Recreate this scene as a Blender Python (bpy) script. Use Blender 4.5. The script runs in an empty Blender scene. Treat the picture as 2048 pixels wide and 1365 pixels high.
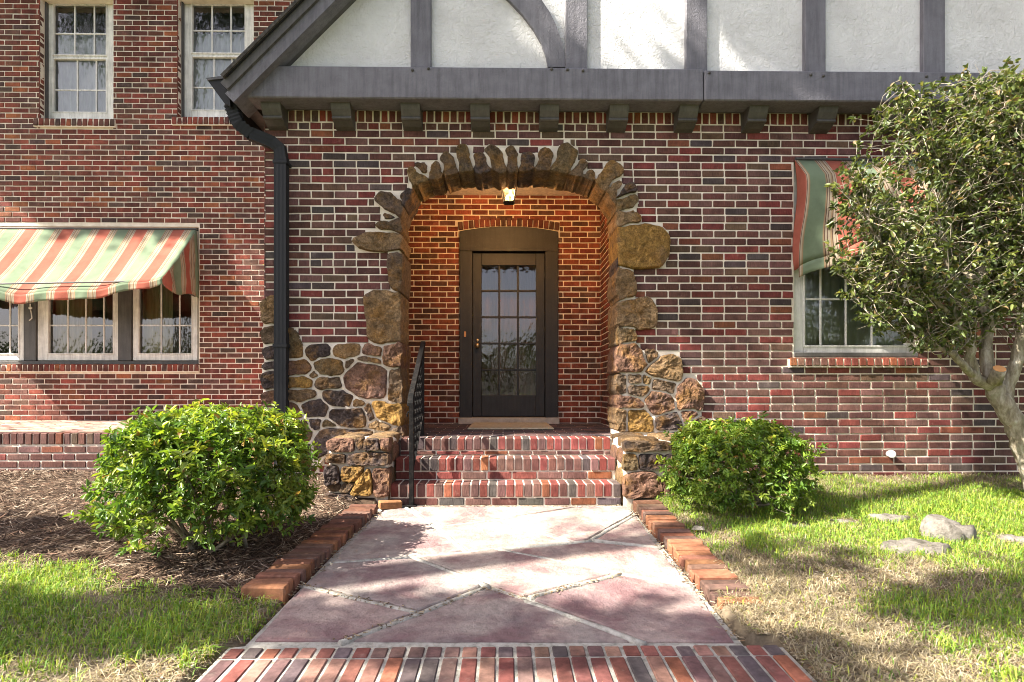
import bpy, math, random
import numpy as np
from mathutils import Vector, noise

random.seed(11)
rng = np.random.default_rng(11)
C = bpy.context.scene.collection
SC = bpy.context.scene

# ------------------------------------------------------------------ camera
FPX, HORIZON, YAW = 1140.0, 780.0, 0.0140          # focal length in photo pixels, horizon row, yaw
CAM = Vector((0.0, -5.09, 0.98))
cd = bpy.data.cameras.new('camera')
cam = bpy.data.objects.new('camera', cd)
C.objects.link(cam)
cam.location = CAM
cam.rotation_euler = (math.radians(90), 0, -YAW)
cd.sensor_width = 36.0
cd.lens = FPX / 2048 * 36.0
cd.shift_y = (HORIZON - 682.5) / 2048
cd.clip_start, cd.clip_end = 0.05, 500
SC.camera = cam

# ------------------------------------------------------------------ sky, sun, exposure
SUN = Vector((1.0, 0.36, -1.0)).normalized()
w = bpy.data.worlds.new('World')
SC.world = w
w.use_nodes = True
nt = w.node_tree
nt.nodes.clear()
out = nt.nodes.new('ShaderNodeOutputWorld')
bg = nt.nodes.new('ShaderNodeBackground')
sky = nt.nodes.new('ShaderNodeTexSky')
sky.sky_type = 'NISHITA'
sky.sun_disc = False
sky.sun_elevation = math.asin(-SUN.z)
sky.sun_rotation = math.atan2(-SUN.x, -SUN.y)
sky.air_density, sky.dust_density, sky.ozone_density = 1.0, 2.0, 1.0
bg.inputs['Strength'].default_value = 0.078
hs = nt.nodes.new('ShaderNodeHueSaturation')
hs.inputs['Saturation'].default_value = 0.5          # a hazy, whitish sky
nt.links.new(sky.outputs[0], hs.inputs['Color'])
tint = nt.nodes.new('ShaderNodeMixRGB')
tint.blend_type = 'MULTIPLY'
tint.inputs[0].default_value = 1.0
tint.inputs[2].default_value = (1.04, 0.975, 1.02, 1)   # white balance of the sky light
nt.links.new(hs.outputs[0], tint.inputs[1])
nt.links.new(tint.outputs[0], bg.inputs[0])
nt.links.new(bg.outputs[0], out.inputs[0])
sl = bpy.data.lights.new('sun', 'SUN')
sl.energy = 5.0
sl.angle = math.radians(0.53)
sl.color = (1.0, 0.93, 0.82)
so = bpy.data.objects.new('sun', sl)
C.objects.link(so)
so.rotation_euler = SUN.to_track_quat('-Z', 'Y').to_euler()
so.location = (-12, -4, 14)
SC.view_settings.view_transform = 'Standard'
SC.view_settings.look = 'None'
SC.view_settings.gamma = 1.0
SC.view_settings.exposure = 2.08
SC.view_settings.use_curve_mapping = False
SC.render.engine = 'CYCLES'
SC.cycles.use_denoising = True
SC.cycles.filter_width = 1.0
SC.cycles.max_bounces = 8
SC.cycles.diffuse_bounces = 4
SC.cycles.transparent_max_bounces = 12
SC.cycles.sample_clamp_indirect = 6.0

# ------------------------------------------------------------------ photo pixel -> place in the world
_F = Vector((math.sin(YAW), math.cos(YAW), 0))
_R = Vector((math.cos(YAW), -math.sin(YAW), 0))
def ray(u, v):
    return _F + _R * ((u - 1024) / FPX) + Vector((0, 0, 1)) * ((HORIZON - v) / FPX)
def at_y(u, v, Y):
    r = ray(u, v)
    return CAM + r * ((Y - CAM.y) / r.y)
def at_z(u, v, Z):
    r = ray(u, v)
    return CAM + r * ((Z - CAM.z) / r.z)
PB = 0.034
def pz(y):                                          # the path falls gently away from the steps
    return 0.08 + PB * (y + 0.66)
def at_path(u, v, up=0.0):
    r = ray(u, v)
    a = 0.08 + PB * 0.66 + up
    t = (a + PB * CAM.y - CAM.z) / (r.z - PB * r.y)
    return CAM + r * t

# ------------------------------------------------------------------ mesh helpers
class MB:
    def __init__(s):
        s.v, s.f, s.c = [], [], []
    def poly(s, pts, col=None):
        n = len(s.v)
        s.v.extend([tuple(p) for p in pts])
        s.f.append(tuple(range(n, n + len(pts))))
        s.c.append(col)
    def grid(s, verts, faces, col=None):
        n = len(s.v)
        s.v.extend([tuple(p) for p in verts])
        for f in faces:
            s.f.append(tuple(i + n for i in f))
            s.c.append(col)
    def box(s, x0, x1, y0, y1, z0, z1, col=None):
        s.grid([(x0,y0,z0),(x1,y0,z0),(x1,y1,z0),(x0,y1,z0),(x0,y0,z1),(x1,y0,z1),(x1,y1,z1),(x0,y1,z1)],
               [(0,3,2,1),(4,5,6,7),(0,1,5,4),(1,2,6,5),(2,3,7,6),(3,0,4,7)], col)
    def bbox(s, x0, x1, y0, y1, z0, z1, b=0.004, col=None):
        """box with chamfered edges"""
        b = min(b, (x1-x0)*.3, (y1-y0)*.3, (z1-z0)*.3)
        V = {}
        vs, fs = [], []
        X, Y, Z = (x0, x1), (y0, y1), (z0, z1)
        sg = lambda i: 1 if i == 0 else -1
        for i in (0,1):
            for j in (0,1):
                for k in (0,1):
                    V[i,j,k,0] = len(vs); vs.append((X[i], Y[j]+sg(j)*b, Z[k]+sg(k)*b))
                    V[i,j,k,1] = len(vs); vs.append((X[i]+sg(i)*b, Y[j], Z[k]+sg(k)*b))
                    V[i,j,k,2] = len(vs); vs.append((X[i]+sg(i)*b, Y[j]+sg(j)*b, Z[k]))
        def q(a, flip):
            fs.append(tuple(reversed(a)) if flip else tuple(a))
        for i in (0,1):
            q([V[i,0,0,0],V[i,1,0,0],V[i,1,1,0],V[i,0,1,0]], i == 0)
            q([V[0,i,0,1],V[1,i,0,1],V[1,i,1,1],V[0,i,1,1]], i == 1)
            q([V[0,0,i,2],V[1,0,i,2],V[1,1,i,2],V[0,1,i,2]], i == 0)
        for j in (0,1):
            for k in (0,1):
                q([V[0,j,k,1],V[1,j,k,1],V[1,j,k,2],V[0,j,k,2]], (j==0) == (k==0))
                q([V[j,0,k,0],V[j,1,k,0],V[j,1,k,2],V[j,0,k,2]], (j==0) != (k==0))
                q([V[j,k,0,0],V[j,k,1,0],V[j,k,1,1],V[j,k,0,1]], (j==0) == (k==0))
        for i in (0,1):
            for j in (0,1):
                for k in (0,1):
                    q([V[i,j,k,0],V[i,j,k,1],V[i,j,k,2]], (i+j+k) % 2 == 0)
        s.grid(vs, fs, col)
    def prism(s, poly, y0, y1, col=None):
        """poly in (x, z), counter-clockwise seen from the front (-y); extruded from y0 (front) to y1"""
        n = len(poly)
        vs = [(x, y0, z) for x, z in poly] + [(x, y1, z) for x, z in poly]
        fs = [tuple(range(n)), tuple(range(2*n-1, n-1, -1))]
        for i in range(n):
            j = (i + 1) % n
            fs.append((i, i + n, j + n, j))
        s.grid(vs, fs, col)
    def tube(s, pts, rad, sides=8, col=None, cap=True):
        pts = [Vector(p) for p in pts]
        if not isinstance(rad, (list, tuple)):
            rad = [rad] * len(pts)
        n0 = len(s.v)
        up = Vector((0.13, 0.31, 0.94))
        for i, p in enumerate(pts):
            d = (pts[min(i+1, len(pts)-1)] - pts[max(i-1, 0)]).normalized()
            a = d.cross(up)
            if a.length < 1e-3:
                a = d.cross(Vector((1, 0, 0)))
            a.normalize()
            b = d.cross(a).normalized()
            for k in range(sides):
                t = 2 * math.pi * k / sides
                s.v.append(tuple(p + (a * math.cos(t) + b * math.sin(t)) * rad[i]))
        for i in range(len(pts) - 1):
            for k in range(sides):
                k2 = (k + 1) % sides
                s.f.append((n0+i*sides+k, n0+i*sides+k2, n0+(i+1)*sides+k2, n0+(i+1)*sides+k))
                s.c.append(col)
        if cap:
            s.f.append(tuple(n0 + k for k in reversed(range(sides)))); s.c.append(col)
            e = n0 + (len(pts)-1)*sides
            s.f.append(tuple(e + k for k in range(sides))); s.c.append(col)
    def lathe(s, prof, cx, cy, cz, sides=14, col=None):
        n0 = len(s.v)
        for r, z in prof:
            for k in range(sides):
                t = 2*math.pi*k/sides
                s.v.append((cx + r*math.cos(t), cy + r*math.sin(t), cz + z))
        for i in range(len(prof)-1):
            for k in range(sides):
                k2 = (k+1) % sides
                s.f.append((n0+i*sides+k, n0+i*sides+k2, n0+(i+1)*sides+k2, n0+(i+1)*sides+k)); s.c.append(col)
        s.f.append(tuple(n0+k for k in reversed(range(sides)))); s.c.append(col)
        e = n0+(len(prof)-1)*sides
        s.f.append(tuple(e+k for k in range(sides))); s.c.append(col)
    def build(s, name, mat, parent=None, smooth=False, loc=None, **props):
        me = bpy.data.meshes.new(name)
        v = s.v
        if loc is not None:
            v = [(a-loc[0], b-loc[1], c-loc[2]) for a, b, c in v]
        me.from_pydata(v, [], s.f)
        if any(c is not None for c in s.c):
            at = me.attributes.new('col', 'FLOAT_COLOR', 'FACE')
            arr = np.array([(c[0], c[1], c[2], 1.0) if c is not None else (.3, .3, .3, 1) for c in s.c], dtype=np.float32)
            at.data.foreach_set('color', arr.ravel())
        if smooth:
            me.polygons.foreach_set('use_smooth', [True]*len(me.polygons))
        me.materials.append(mat)
        return link(name, me, parent, loc, **props)

def link(name, me, parent=None, loc=None, **props):
    o = bpy.data.objects.new(name, me)
    C.objects.link(o)
    if parent is not None:
        o.parent = parent
    if loc is not None:
        pl = parent_loc(parent)
        o.location = (loc[0]-pl[0], loc[1]-pl[1], loc[2]-pl[2])
    elif parent is not None:
        pl = parent_loc(parent)
        o.location = (-pl[0], -pl[1], -pl[2])
    for k, vv in props.items():
        o[k] = vv
    return o
def parent_loc(p):
    v = Vector((0, 0, 0))
    while p is not None:
        v = v + Vector(p.location)
        p = p.parent
    return v
def np_mesh(name, V, F, mat, parent=None, cols=None, smooth=False, **props):
    """V (n,3), F (m,k) all faces with the same number of corners"""
    me = bpy.data.meshes.new(name)
    V = np.asarray(V, dtype=np.float32); F = np.asarray(F, dtype=np.int32)
    m, k = F.shape
    me.vertices.add(len(V)); me.vertices.foreach_set('co', V.ravel())
    me.loops.add(m*k); me.loops.foreach_set('vertex_index', F.ravel())
    me.polygons.add(m)
    me.polygons.foreach_set('loop_start', np.arange(0, m*k, k, dtype=np.int32))
    me.polygons.foreach_set('loop_total', np.full(m, k, dtype=np.int32))
    me.update(calc_edges=True)
    if cols is not None:
        at = me.attributes.new('col', 'FLOAT_COLOR', 'FACE')
        a = np.ones((m, 4), dtype=np.float32); a[:, :3] = cols
        at.data.foreach_set('color', a.ravel())
    if smooth:
        me.polygons.foreach_set('use_smooth', [True]*m)
    me.materials.append(mat)
    return link(name, me, parent, **props)
def empty(name, loc, parent=None, **props):
    o = bpy.data.objects.new(name, None)
    C.objects.link(o)
    o.empty_display_size = 0.1
    if parent is not None:
        o.parent = parent
        pl = parent_loc(parent)
        o.location = Vector(loc) - pl
    else:
        o.location = loc
    for k, vv in props.items():
        o[k] = vv
    return o

# ------------------------------------------------------------------ materials
class NM:
    def __init__(s, name):
        s.m = bpy.data.materials.new(name)
        s.m.use_nodes = True
        s.t = s.m.node_tree
        s.t.nodes.clear()
        s.o = s.t.nodes.new('ShaderNodeOutputMaterial')
        s.p = s.t.nodes.new('ShaderNodeBsdfPrincipled')
        s.t.links.new(s.p.outputs[0], s.o.inputs[0])
        s.g = None
    def n(s, typ, **kw):
        nd = s.t.nodes.new('ShaderNode' + typ)
        for k, v in kw.items():
            setattr(nd, k, v)
        return nd
    def l(s, a, b):
        s.t.links.new(a, b)
    def pos(s, scale=(1, 1, 1)):
        if s.g is None:
            s.g = s.n('NewGeometry')
        mp = s.n('Mapping')
        mp.inputs['Scale'].default_value = scale
        s.l(s.g.outputs['Position'], mp.inputs[0])
        return mp.outputs[0]
    def noise(s, scale=5, detail=4, rough=0.55, vec=None, dist=0.0):
        nd = s.n('TexNoise')
        nd.inputs['Scale'].default_value = scale
        nd.inputs['Detail'].default_value = detail
        nd.inputs['Roughness'].default_value = rough
        nd.inputs['Distortion'].default_value = dist
        s.l(vec if vec is not None else s.pos(), nd.inputs['Vector'])
        return nd.outputs['Fac']
    def ramp(s, fac, stops, interp='LINEAR'):
        r = s.n('ValToRGB')
        r.color_ramp.interpolation = interp
        e = r.color_ramp.elements
        while len(e) < len(stops):
            e.new(0.5)
        for i, (p, c) in enumerate(stops):
            e[i].position = p
            e[i].color = (c[0], c[1], c[2], 1) if hasattr(c, '__len__') else (c, c, c, 1)
        s.l(fac, r.inputs[0])
        return r.outputs[0]
    def mix(s, fac, a, b, mode='MIX'):
        nd = s.n('MixRGB', blend_type=mode)
        for inp, x in zip(nd.inputs, (fac, a, b)):
            if hasattr(x, 'is_linked') or hasattr(x, 'links'):
                s.l(x, inp)
            elif hasattr(x, '__len__'):
                inp.default_value = (x[0], x[1], x[2], 1)
            else:
                inp.default_value = x
        return nd.outputs[0]
    def math(s, op, a, b=None):
        nd = s.n('Math', operation=op)
        for inp, x in zip(nd.inputs, (a, b)):
            if x is None:
                continue
            if hasattr(x, 'links'):
                s.l(x, inp)
            else:
                inp.default_value = x
        return nd.outputs[0]
    def bump(s, h, strength=0.5, dist=0.01, prev=None):
        b = s.n('Bump')
        b.inputs['Strength'].default_value = strength
        b.inputs['Distance'].default_value = dist
        s.l(h, b.inputs['Height'])
        if prev is not None:
            s.l(prev, b.inputs['Normal'])
        return b.outputs[0]
    def done(s, col=None, rough=0.8, normal=None, spec=0.3, metal=0.0):
        if col is not None:
            if hasattr(col, 'links'):
                s.l(col, s.p.inputs['Base Color'])
            else:
                s.p.inputs['Base Color'].default_value = (col[0], col[1], col[2], 1)
        if hasattr(rough, 'links'):
            s.l(rough, s.p.inputs['Roughness'])
        else:
            s.p.inputs['Roughness'].default_value = rough
        s.p.inputs['Specular IOR Level'].default_value = spec
        s.p.inputs['Metallic'].default_value = metal
        if normal is not None:
            s.l(normal, s.p.inputs['Normal'])
        return s.m
    def objcol(s):
        return s.n('ObjectInfo').outputs['Color']
    def attr(s):
        a = s.n('Attribute')
        a.attribute_name = 'col'
        return a.outputs['Color']

def brick_material(name, per_object, stretch=(150, 150, 22), bumpd=0.006):
    m = NM(name)
    base = m.objcol() if per_object else m.attr()
    blot = m.noise(9, 5, 0.6)
    fine = m.noise(1.0, 3, 0.6, vec=m.pos(stretch))
    grit = m.noise(260, 2, 0.6)
    c = m.mix(1.0, base, m.ramp(blot, [(0.3, 0.62), (0.5, 1.0), (0.72, 1.35)]), 'MULTIPLY')
    c = m.mix(1.0, c, m.ramp(fine, [(0.3, 0.7), (0.55, 1.0), (0.8, 1.3)]), 'MULTIPLY')
    c = m.mix(1.0, c, m.ramp(m.noise(1.0, 5, 0.65, vec=m.pos((1.6, 1.6, .7))), [(0.34, 0.66), (0.5, 1.0), (0.7, 1.16)]), 'MULTIPLY')
    smear = m.ramp(m.noise(14, 6, 0.7), [(0.58, 0.0), (0.8, 0.3)])
    c = m.mix(smear, c, (0.42, 0.36, 0.29))
    h = m.math('ADD', m.math('MULTIPLY', fine, 0.7), m.math('MULTIPLY', grit, 0.45))
    nrm = m.bump(h, 0.9, bumpd)
    return m.done(c, 0.85, nrm, 0.25)
M = {}
M['brick'] = brick_material('brick', True)
M['brick_mass'] = brick_material('brick_mass', False)
M['paver'] = brick_material('paver', True, (40, 40, 40), 0.0015)
M['paver_mass'] = brick_material('paver_mass', False, (40, 40, 40), 0.0015)

m = NM('mortar')
c = m.ramp(m.noise(7, 5, 0.6), [(0.3, (0.62, 0.54, 0.43)), (0.6, (0.78, 0.70, 0.58)), (0.8, (0.84, 0.77, 0.66))])
c = m.mix(1.0, c, m.ramp(m.noise(1.0, 5, 0.65, vec=m.pos((1.6, 1.6, .7))), [(0.34, 0.84), (0.5, 1.0)]), 'MULTIPLY')
c = m.mix(m.ramp(m.noise(45, 5, 0.7), [(0.58, 0.0), (0.75, 0.35)]), c, (0.42, 0.34, 0.25))
M['mortar'] = m.done(c, 0.95, m.bump(m.noise(180, 4, 0.65), 0.8, 0.004), 0.15)

m = NM('stone')
c = m.objcol()
n1 = m.noise(6, 6, 0.65)
n2 = m.noise(17, 5, 0.65, dist=0.6)
c = m.mix(m.ramp(n1, [(0.48, 0.0), (0.66, 0.75)]), c, (0.33, 0.175, 0.05))
c = m.mix(1.0, c, m.ramp(n2, [(0.28, 0.45), (0.5, 1.0), (0.75, 1.5)]), 'MULTIPLY')
c = m.mix(m.ramp(m.noise(4, 4, 0.6), [(0.56, 0.0), (0.7, 0.4)]), c, (0.12, 0.095, 0.105))
c = m.mix(1.0, c, m.ramp(m.noise(70, 6, 0.8), [(0.34, 0.45), (0.5, 1.0), (0.66, 1.55)]), 'MULTIPLY')
nb = m.bump(m.noise(24, 8, 0.8), 1.0, 0.06)
nb = m.bump(m.noise(80, 5, 0.75), 1.0, 0.014, nb)
M['stone'] = m.done(c, 0.9, nb, 0.2)

m = NM('stucco')
nb = m.bump(m.noise(30, 6, 0.66, dist=0.8), 1.0, 0.022)
nb = m.bump(m.noise(110, 3, 0.6), 0.5, 0.003, nb)
c = m.ramp(m.noise(3, 5, 0.6), [(0.3, (0.58, 0.575, 0.565)), (0.6, (0.70, 0.70, 0.69))])
M['stucco'] = m.done(c, 0.9, nb, 0.2)

def paint(name, col, rough=0.55, crack=0.0):
    m = NM(name)
    c = m.mix(1.0, col, m.ramp(m.noise(8, 6, 0.6), [(0.3, 0.80), (0.7, 1.12)]), 'MULTIPLY')
    c = m.mix(1.0, c, m.ramp(m.noise(1.0, 5, 0.7, vec=m.pos((26, 26, 2.0))), [(0.32, 0.68), (0.55, 1.0), (0.75, 1.16)]), 'MULTIPLY')
    c = m.mix(m.ramp(m.noise(90, 4, 0.7), [(0.62, 0.0), (0.74, 0.35)]), c, (0.24, 0.21, 0.17))
    nb = m.bump(m.noise(1.0, 4, 0.6, vec=m.pos((12, 60, 60))), 0.35, 0.003)
    if crack:
        nb = m.bump(m.noise(26, 5, 0.6, dist=2.2), crack, 0.009, nb)
    return m.done(c, rough, nb, 0.4)
M['trim'] = paint('trim_paint', (0.140, 0.136, 0.152), 0.55, 0.8)
M['trim_dark'] = paint('trim_dark_paint', (0.075, 0.072, 0.070), 0.5)
M['corbel'] = paint('shaded_trim_fascia_paint', (0.075, 0.070, 0.062), 0.5)  # trim paint with deep shade put into its colour; also the brown fascia
M['bronze'] = paint('bronze_paint', (0.026, 0.026, 0.026), 0.55)
M['white'] = paint('white_paint', (0.74, 0.73, 0.68), 0.45)
M['casing'] = paint('casing_paint', (0.085, 0.08, 0.075), 0.5)
M['ceiling'] = paint('ceiling_paint', (0.72, 0.66, 0.55), 0.7)
m = NM('black_metal'); M['black'] = m.done((0.018, 0.019, 0.021), 0.6, m.bump(m.noise(60, 3), 0.15, 0.002), 0.22)
m = NM('iron')
M['iron'] = m.done(m.ramp(m.noise(40, 5, 0.7), [(0.45, (0.006, 0.006, 0.006)), (0.8, (0.03, 0.025, 0.022))]), 0.75, m.bump(m.noise(90, 4), 0.5, 0.003), 0.1)
m = NM('brass'); M['brass'] = m.done((0.45, 0.35, 0.2), 0.35, None, 0.5, 1.0)
m = NM('bell'); M['bell'] = m.done((0.6, 0.3, 0.12), 0.4)
m = NM('shingle')
M['shingle'] = m.done(m.ramp(m.noise(30, 5, 0.7), [(0.35, (0.03, 0.028, 0.026)), (0.7, (0.10, 0.09, 0.08))]), 0.95, m.bump(m.noise(80, 4), 0.8, 0.01), 0.2)

def glass_material(name, ior=1.75):
    m = bpy.data.materials.new(name)
    m.use_nodes = True
    t = m.node_tree
    t.nodes.clear()
    o = t.nodes.new('ShaderNodeOutputMaterial')
    mx = t.nodes.new('ShaderNodeMixShader')
    fr = t.nodes.new('ShaderNodeFresnel'); fr.inputs[0].default_value = ior
    tr = t.nodes.new('ShaderNodeBsdfTransparent'); tr.inputs[0].default_value = (0.88, 0.92, 0.90, 1)
    gl = t.nodes.new('ShaderNodeBsdfGlossy'); gl.inputs['Roughness'].default_value = 0.01
    nz = t.nodes.new('ShaderNodeTexNoise'); nz.inputs['Scale'].default_value = 3.0
    bp = t.nodes.new('ShaderNodeBump'); bp.inputs['Strength'].default_value = 0.12; bp.inputs['Distance'].default_value = 0.02
    t.links.new(nz.outputs[0], bp.inputs['Height']); t.links.new(bp.outputs[0], gl.inputs['Normal'])
    t.links.new(fr.outputs[0], mx.inputs[0]); t.links.new(tr.outputs[0], mx.inputs[1]); t.links.new(gl.outputs[0], mx.inputs[2])
    t.links.new(mx.outputs[0], o.inputs[0])
    return m
M['glass'] = glass_material('glass', 2.1)
m = NM('interior'); M['interior'] = m.done(m.ramp(m.noise(2, 3), [(0.3, (0.05, 0.045, 0.032)), (0.7, (0.12, 0.11, 0.08))]), 0.9)
m = NM('hall'); M['hall'] = m.done(m.ramp(m.noise(1.0, 3, vec=m.pos((14, 14, 1.2))), [(0.35, (0.10, 0.04, 0.022)), (0.65, (0.32, 0.14, 0.075))]), 0.6)
m = NM('curtain'); M['curtain'] = m.done(m.ramp(m.noise(1.0, 3, vec=m.pos((30, 30, 1.5))), [(0.35, (0.46, 0.35, 0.19)), (0.65, (0.74, 0.60, 0.36))]), 0.9)
m = NM('lace'); M['lace'] = m.done(m.ramp(m.noise(1.0, 4, vec=m.pos((22, 22, 4))), [(0.35, (0.62, 0.62, 0.59)), (0.65, (0.88, 0.88, 0.85))]), 0.9)
m = NM('blind'); M['blind'] = m.done((0.74, 0.78, 0.66), 0.9)
m = NM('mat_fibre'); M['mat'] = m.done(m.ramp(m.noise(30, 5), [(0.3, (0.42, 0.36, 0.24)), (0.7, (0.62, 0.56, 0.40))]), 0.95, m.bump(m.noise(200, 2), 0.8, 0.006), 0.1)
m = NM('limestone'); M['limestone'] = m.done(m.ramp(m.noise(14, 6, 0.65), [(0.3, (0.36, 0.32, 0.26)), (0.7, (0.55, 0.50, 0.42))]), 0.9, m.bump(m.noise(60, 5), 0.5, 0.005), 0.2)
m = NM('pale_rock')
rc = m.ramp(m.noise(13, 7, 0.7), [(0.34, (0.10, 0.09, 0.07)), (0.5, (0.25, 0.225, 0.19)), (0.72, (0.40, 0.37, 0.33))])
M['rock'] = m.done(rc, 0.9, m.bump(m.noise(40, 8, 0.78), 1.0, 0.03), 0.2)

m = NM('flagstone')
n1 = m.noise(2.6, 5, 0.62, dist=0.4)
n2 = m.noise(26, 6, 0.7)
c = m.mix(m.ramp(n1, [(0.40, 0.0), (0.58, 1.0)]), (0.22, 0.145, 0.142), (0.38, 0.335, 0.29))
c = m.mix(m.ramp(m.noise(5, 5, 0.6), [(0.5, 0.0), (0.72, 0.6)]), c, (0.20, 0.185, 0.18))
c = m.mix(1.0, c, m.objcol(), 'MULTIPLY')
c = m.mix(1.0, c, m.ramp(n2, [(0.3, 0.72), (0.5, 1.0), (0.7, 1.15)]), 'MULTIPLY')
c = m.mix(m.ramp(m.noise(70, 5, 0.75), [(0.56, 0.0), (0.75, 0.55)]), c, (0.13, 0.10, 0.095))
c = m.mix(m.ramp(m.noise(1.7, 6, 0.7, dist=1.0), [(0.55, 0.0), (0.68, 0.55)]), c, (0.18, 0.125, 0.13))
nb = m.bump(m.noise(6, 8, 0.7), 1.0, 0.03)
M['flag'] = m.done(c, 0.75, m.bump(n2, 0.8, 0.006, nb), 0.3)
m = NM('joint_mortar')
n2 = m.noise(30, 6, 0.7)
M['joint'] = m.done(m.ramp(n2, [(0.3, (0.16, 0.155, 0.125)), (0.5, (0.34, 0.325, 0.28)), (0.7, (0.45, 0.43, 0.38))]), 0.9, m.bump(n2, 0.8, 0.008), 0.2)

def leaf_material(name, rough=0.4, trans=0.35, spec=0.45):
    m = NM(name)
    c = m.mix(1.0, m.attr(), m.ramp(m.noise(40, 3), [(0.3, 0.8), (0.7, 1.2)]), 'MULTIPLY')
    m.done(c, rough, None, spec)
    tr = m.n('BsdfTranslucent')
    m.l(m.mix(1.0, c, (1.3, 1.25, 0.6), 'MULTIPLY'), tr.inputs[0])
    mx = m.n('MixShader'); mx.inputs[0].default_value = trans
    m.l(m.p.outputs[0], mx.inputs[1]); m.l(tr.outputs[0], mx.inputs[2])
    m.l(mx.outputs[0], m.o.inputs[0])
    return m.m
M['leaf'] = leaf_material('leaf')
M['grass'] = leaf_material('grass_blade', 0.55, 0.3, 0.3)
m = NM('mulch'); M['mulch'] = m.done(m.attr(), 0.9, None, 0.15)
m = NM('bark')
n1 = m.noise(1.0, 6, 0.65, vec=m.pos((22, 22, 7)))
c = m.ramp(n1, [(0.3, (0.10, 0.085, 0.06)), (0.48, (0.24, 0.205, 0.145)), (0.7, (0.46, 0.43, 0.36))])
c = m.mix(m.ramp(m.noise(7, 4), [(0.55, 0.0), (0.7, 0.5)]), c, (0.17, 0.18, 0.10))
nb = m.bump(n1, 1.0, 0.025)
M['bark'] = m.done(c, 0.9, m.bump(m.noise(60, 5, 0.7), 0.8, 0.008, nb), 0.2)
m = NM('twig_bark'); M['twig'] = m.done(m.ramp(m.noise(50, 4), [(0.35, (0.13, 0.11, 0.075)), (0.62, (0.36, 0.32, 0.25))]), 0.85)
m = NM('cut_wood'); M['cut'] = m.done((0.55, 0.27, 0.10), 0.8)
m = NM('soil')
g1 = m.noise(11, 6, 0.7)
c = m.mix(1.0, m.attr(), m.ramp(g1, [(0.3, 0.6), (0.5, 1.0), (0.72, 1.3)]), 'MULTIPLY')
M['soil'] = m.done(c, 0.95, m.bump(m.noise(60, 6, 0.75), 1.0, 0.015), 0.1)

m = NM('awning_canvas')
tc = m.n('TexCoord')
sp = m.n('SeparateXYZ'); m.l(tc.outputs['UV'], sp.inputs[0])
fr = m.math('FRACT', m.math('DIVIDE', sp.outputs[0], 0.475))
R_, G_, K_, B_, T_ = (0.40, 0.125, 0.085), (0.205, 0.265, 0.170), (0.46, 0.385, 0.275), (0.13, 0.075, 0.055), (0.38, 0.27, 0.16)
stops = [(0.0, R_), (0.31, K_), (0.335, B_), (0.345, K_), (0.37, B_), (0.38, T_), (0.41, K_), (0.44, B_), (0.45, K_), (0.475, T_),
         (0.5, G_), (0.79, T_), (0.815, B_), (0.825, K_), (0.855, B_), (0.865, K_), (0.90, T_), (0.925, B_), (0.935, K_), (0.97, B_), (0.98, K_)]
c = m.ramp(fr, stops, 'CONSTANT')
c = m.mix(1.0, c, m.ramp(m.noise(4, 5, 0.65), [(0.3, 0.78), (0.6, 1.05)]), 'MULTIPLY')
m.done(c, 0.9, m.bump(m.noise(9, 4), 0.25, 0.02), 0.1)
tr = m.n('BsdfTranslucent'); m.l(c, tr.inputs[0])
mx = m.n('MixShader'); mx.inputs[0].default_value = 0.22
m.l(m.p.outputs[0], mx.inputs[1]); m.l(tr.outputs[0], mx.inputs[2]); m.l(mx.outputs[0], m.o.inputs[0])
M['canvas'] = m.m

m = NM('bulb')
em = m.n('Emission'); em.inputs[0].default_value = (1.0, 0.62, 0.25, 1); em.inputs[1].default_value = 1.6
m.l(em.outputs[0], m.o.inputs[0]); M['bulb'] = m.m
m = NM('flower'); M['flower'] = m.done((0.55, 0.10, 0.09), 0.6)

# ------------------------------------------------------------------ colours of bricks and stones
PAL = [((.118, .050, .040), .37), ((.142, .070, .059), .27), ((.178, .044, .036), .15), ((.080, .059, .056), .07), ((.122, .073, .048), .10), ((.21, .072, .040), .04)]
PAL_WARM = [((.138, .048, .033), .38), ((.20, .052, .034), .32), ((.088, .052, .041), .10), ((.138, .066, .050), .13), ((.25, .080, .035), .07)]  # redder brick, with warm light bounced off the terrace put into the colour
PAL_PORCH = [((.165, .044, .027), .42), ((.215, .058, .032), .28), ((.10, .044, .030), .2), ((.13, .06, .042), .1)]
PAL_BRIGHT = [((.215, .060, .048), .32), ((.155, .082, .068), .30), ((.25, .09, .045), .08), ((.10, .080, .074), .12), ((.14, .062, .050), .18)]
PAL_EDGE = [((.25, .105, .055), .35), ((.19, .085, .052), .35), ((.14, .082, .058), .3)]
def pick(pal):
    r = random.random()
    for c, w_ in pal:
        r -= w_
        if r <= 0:
            break
    k = random.uniform(0.70, 1.15)
    return tuple(min(0.9, x * k * random.uniform(0.93, 1.07)) for x in c)
def setcol(o, c):
    o.color = (c[0], c[1], c[2], 1)
STC = {'b': (.185, .128, .080), 'd': (.105, .080, .072), 'g': (.36, .21, .060), 't': (.31, .205, .108), 'r': (.25, .140, .095), 'o': (.21, .150, .078)}

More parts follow.
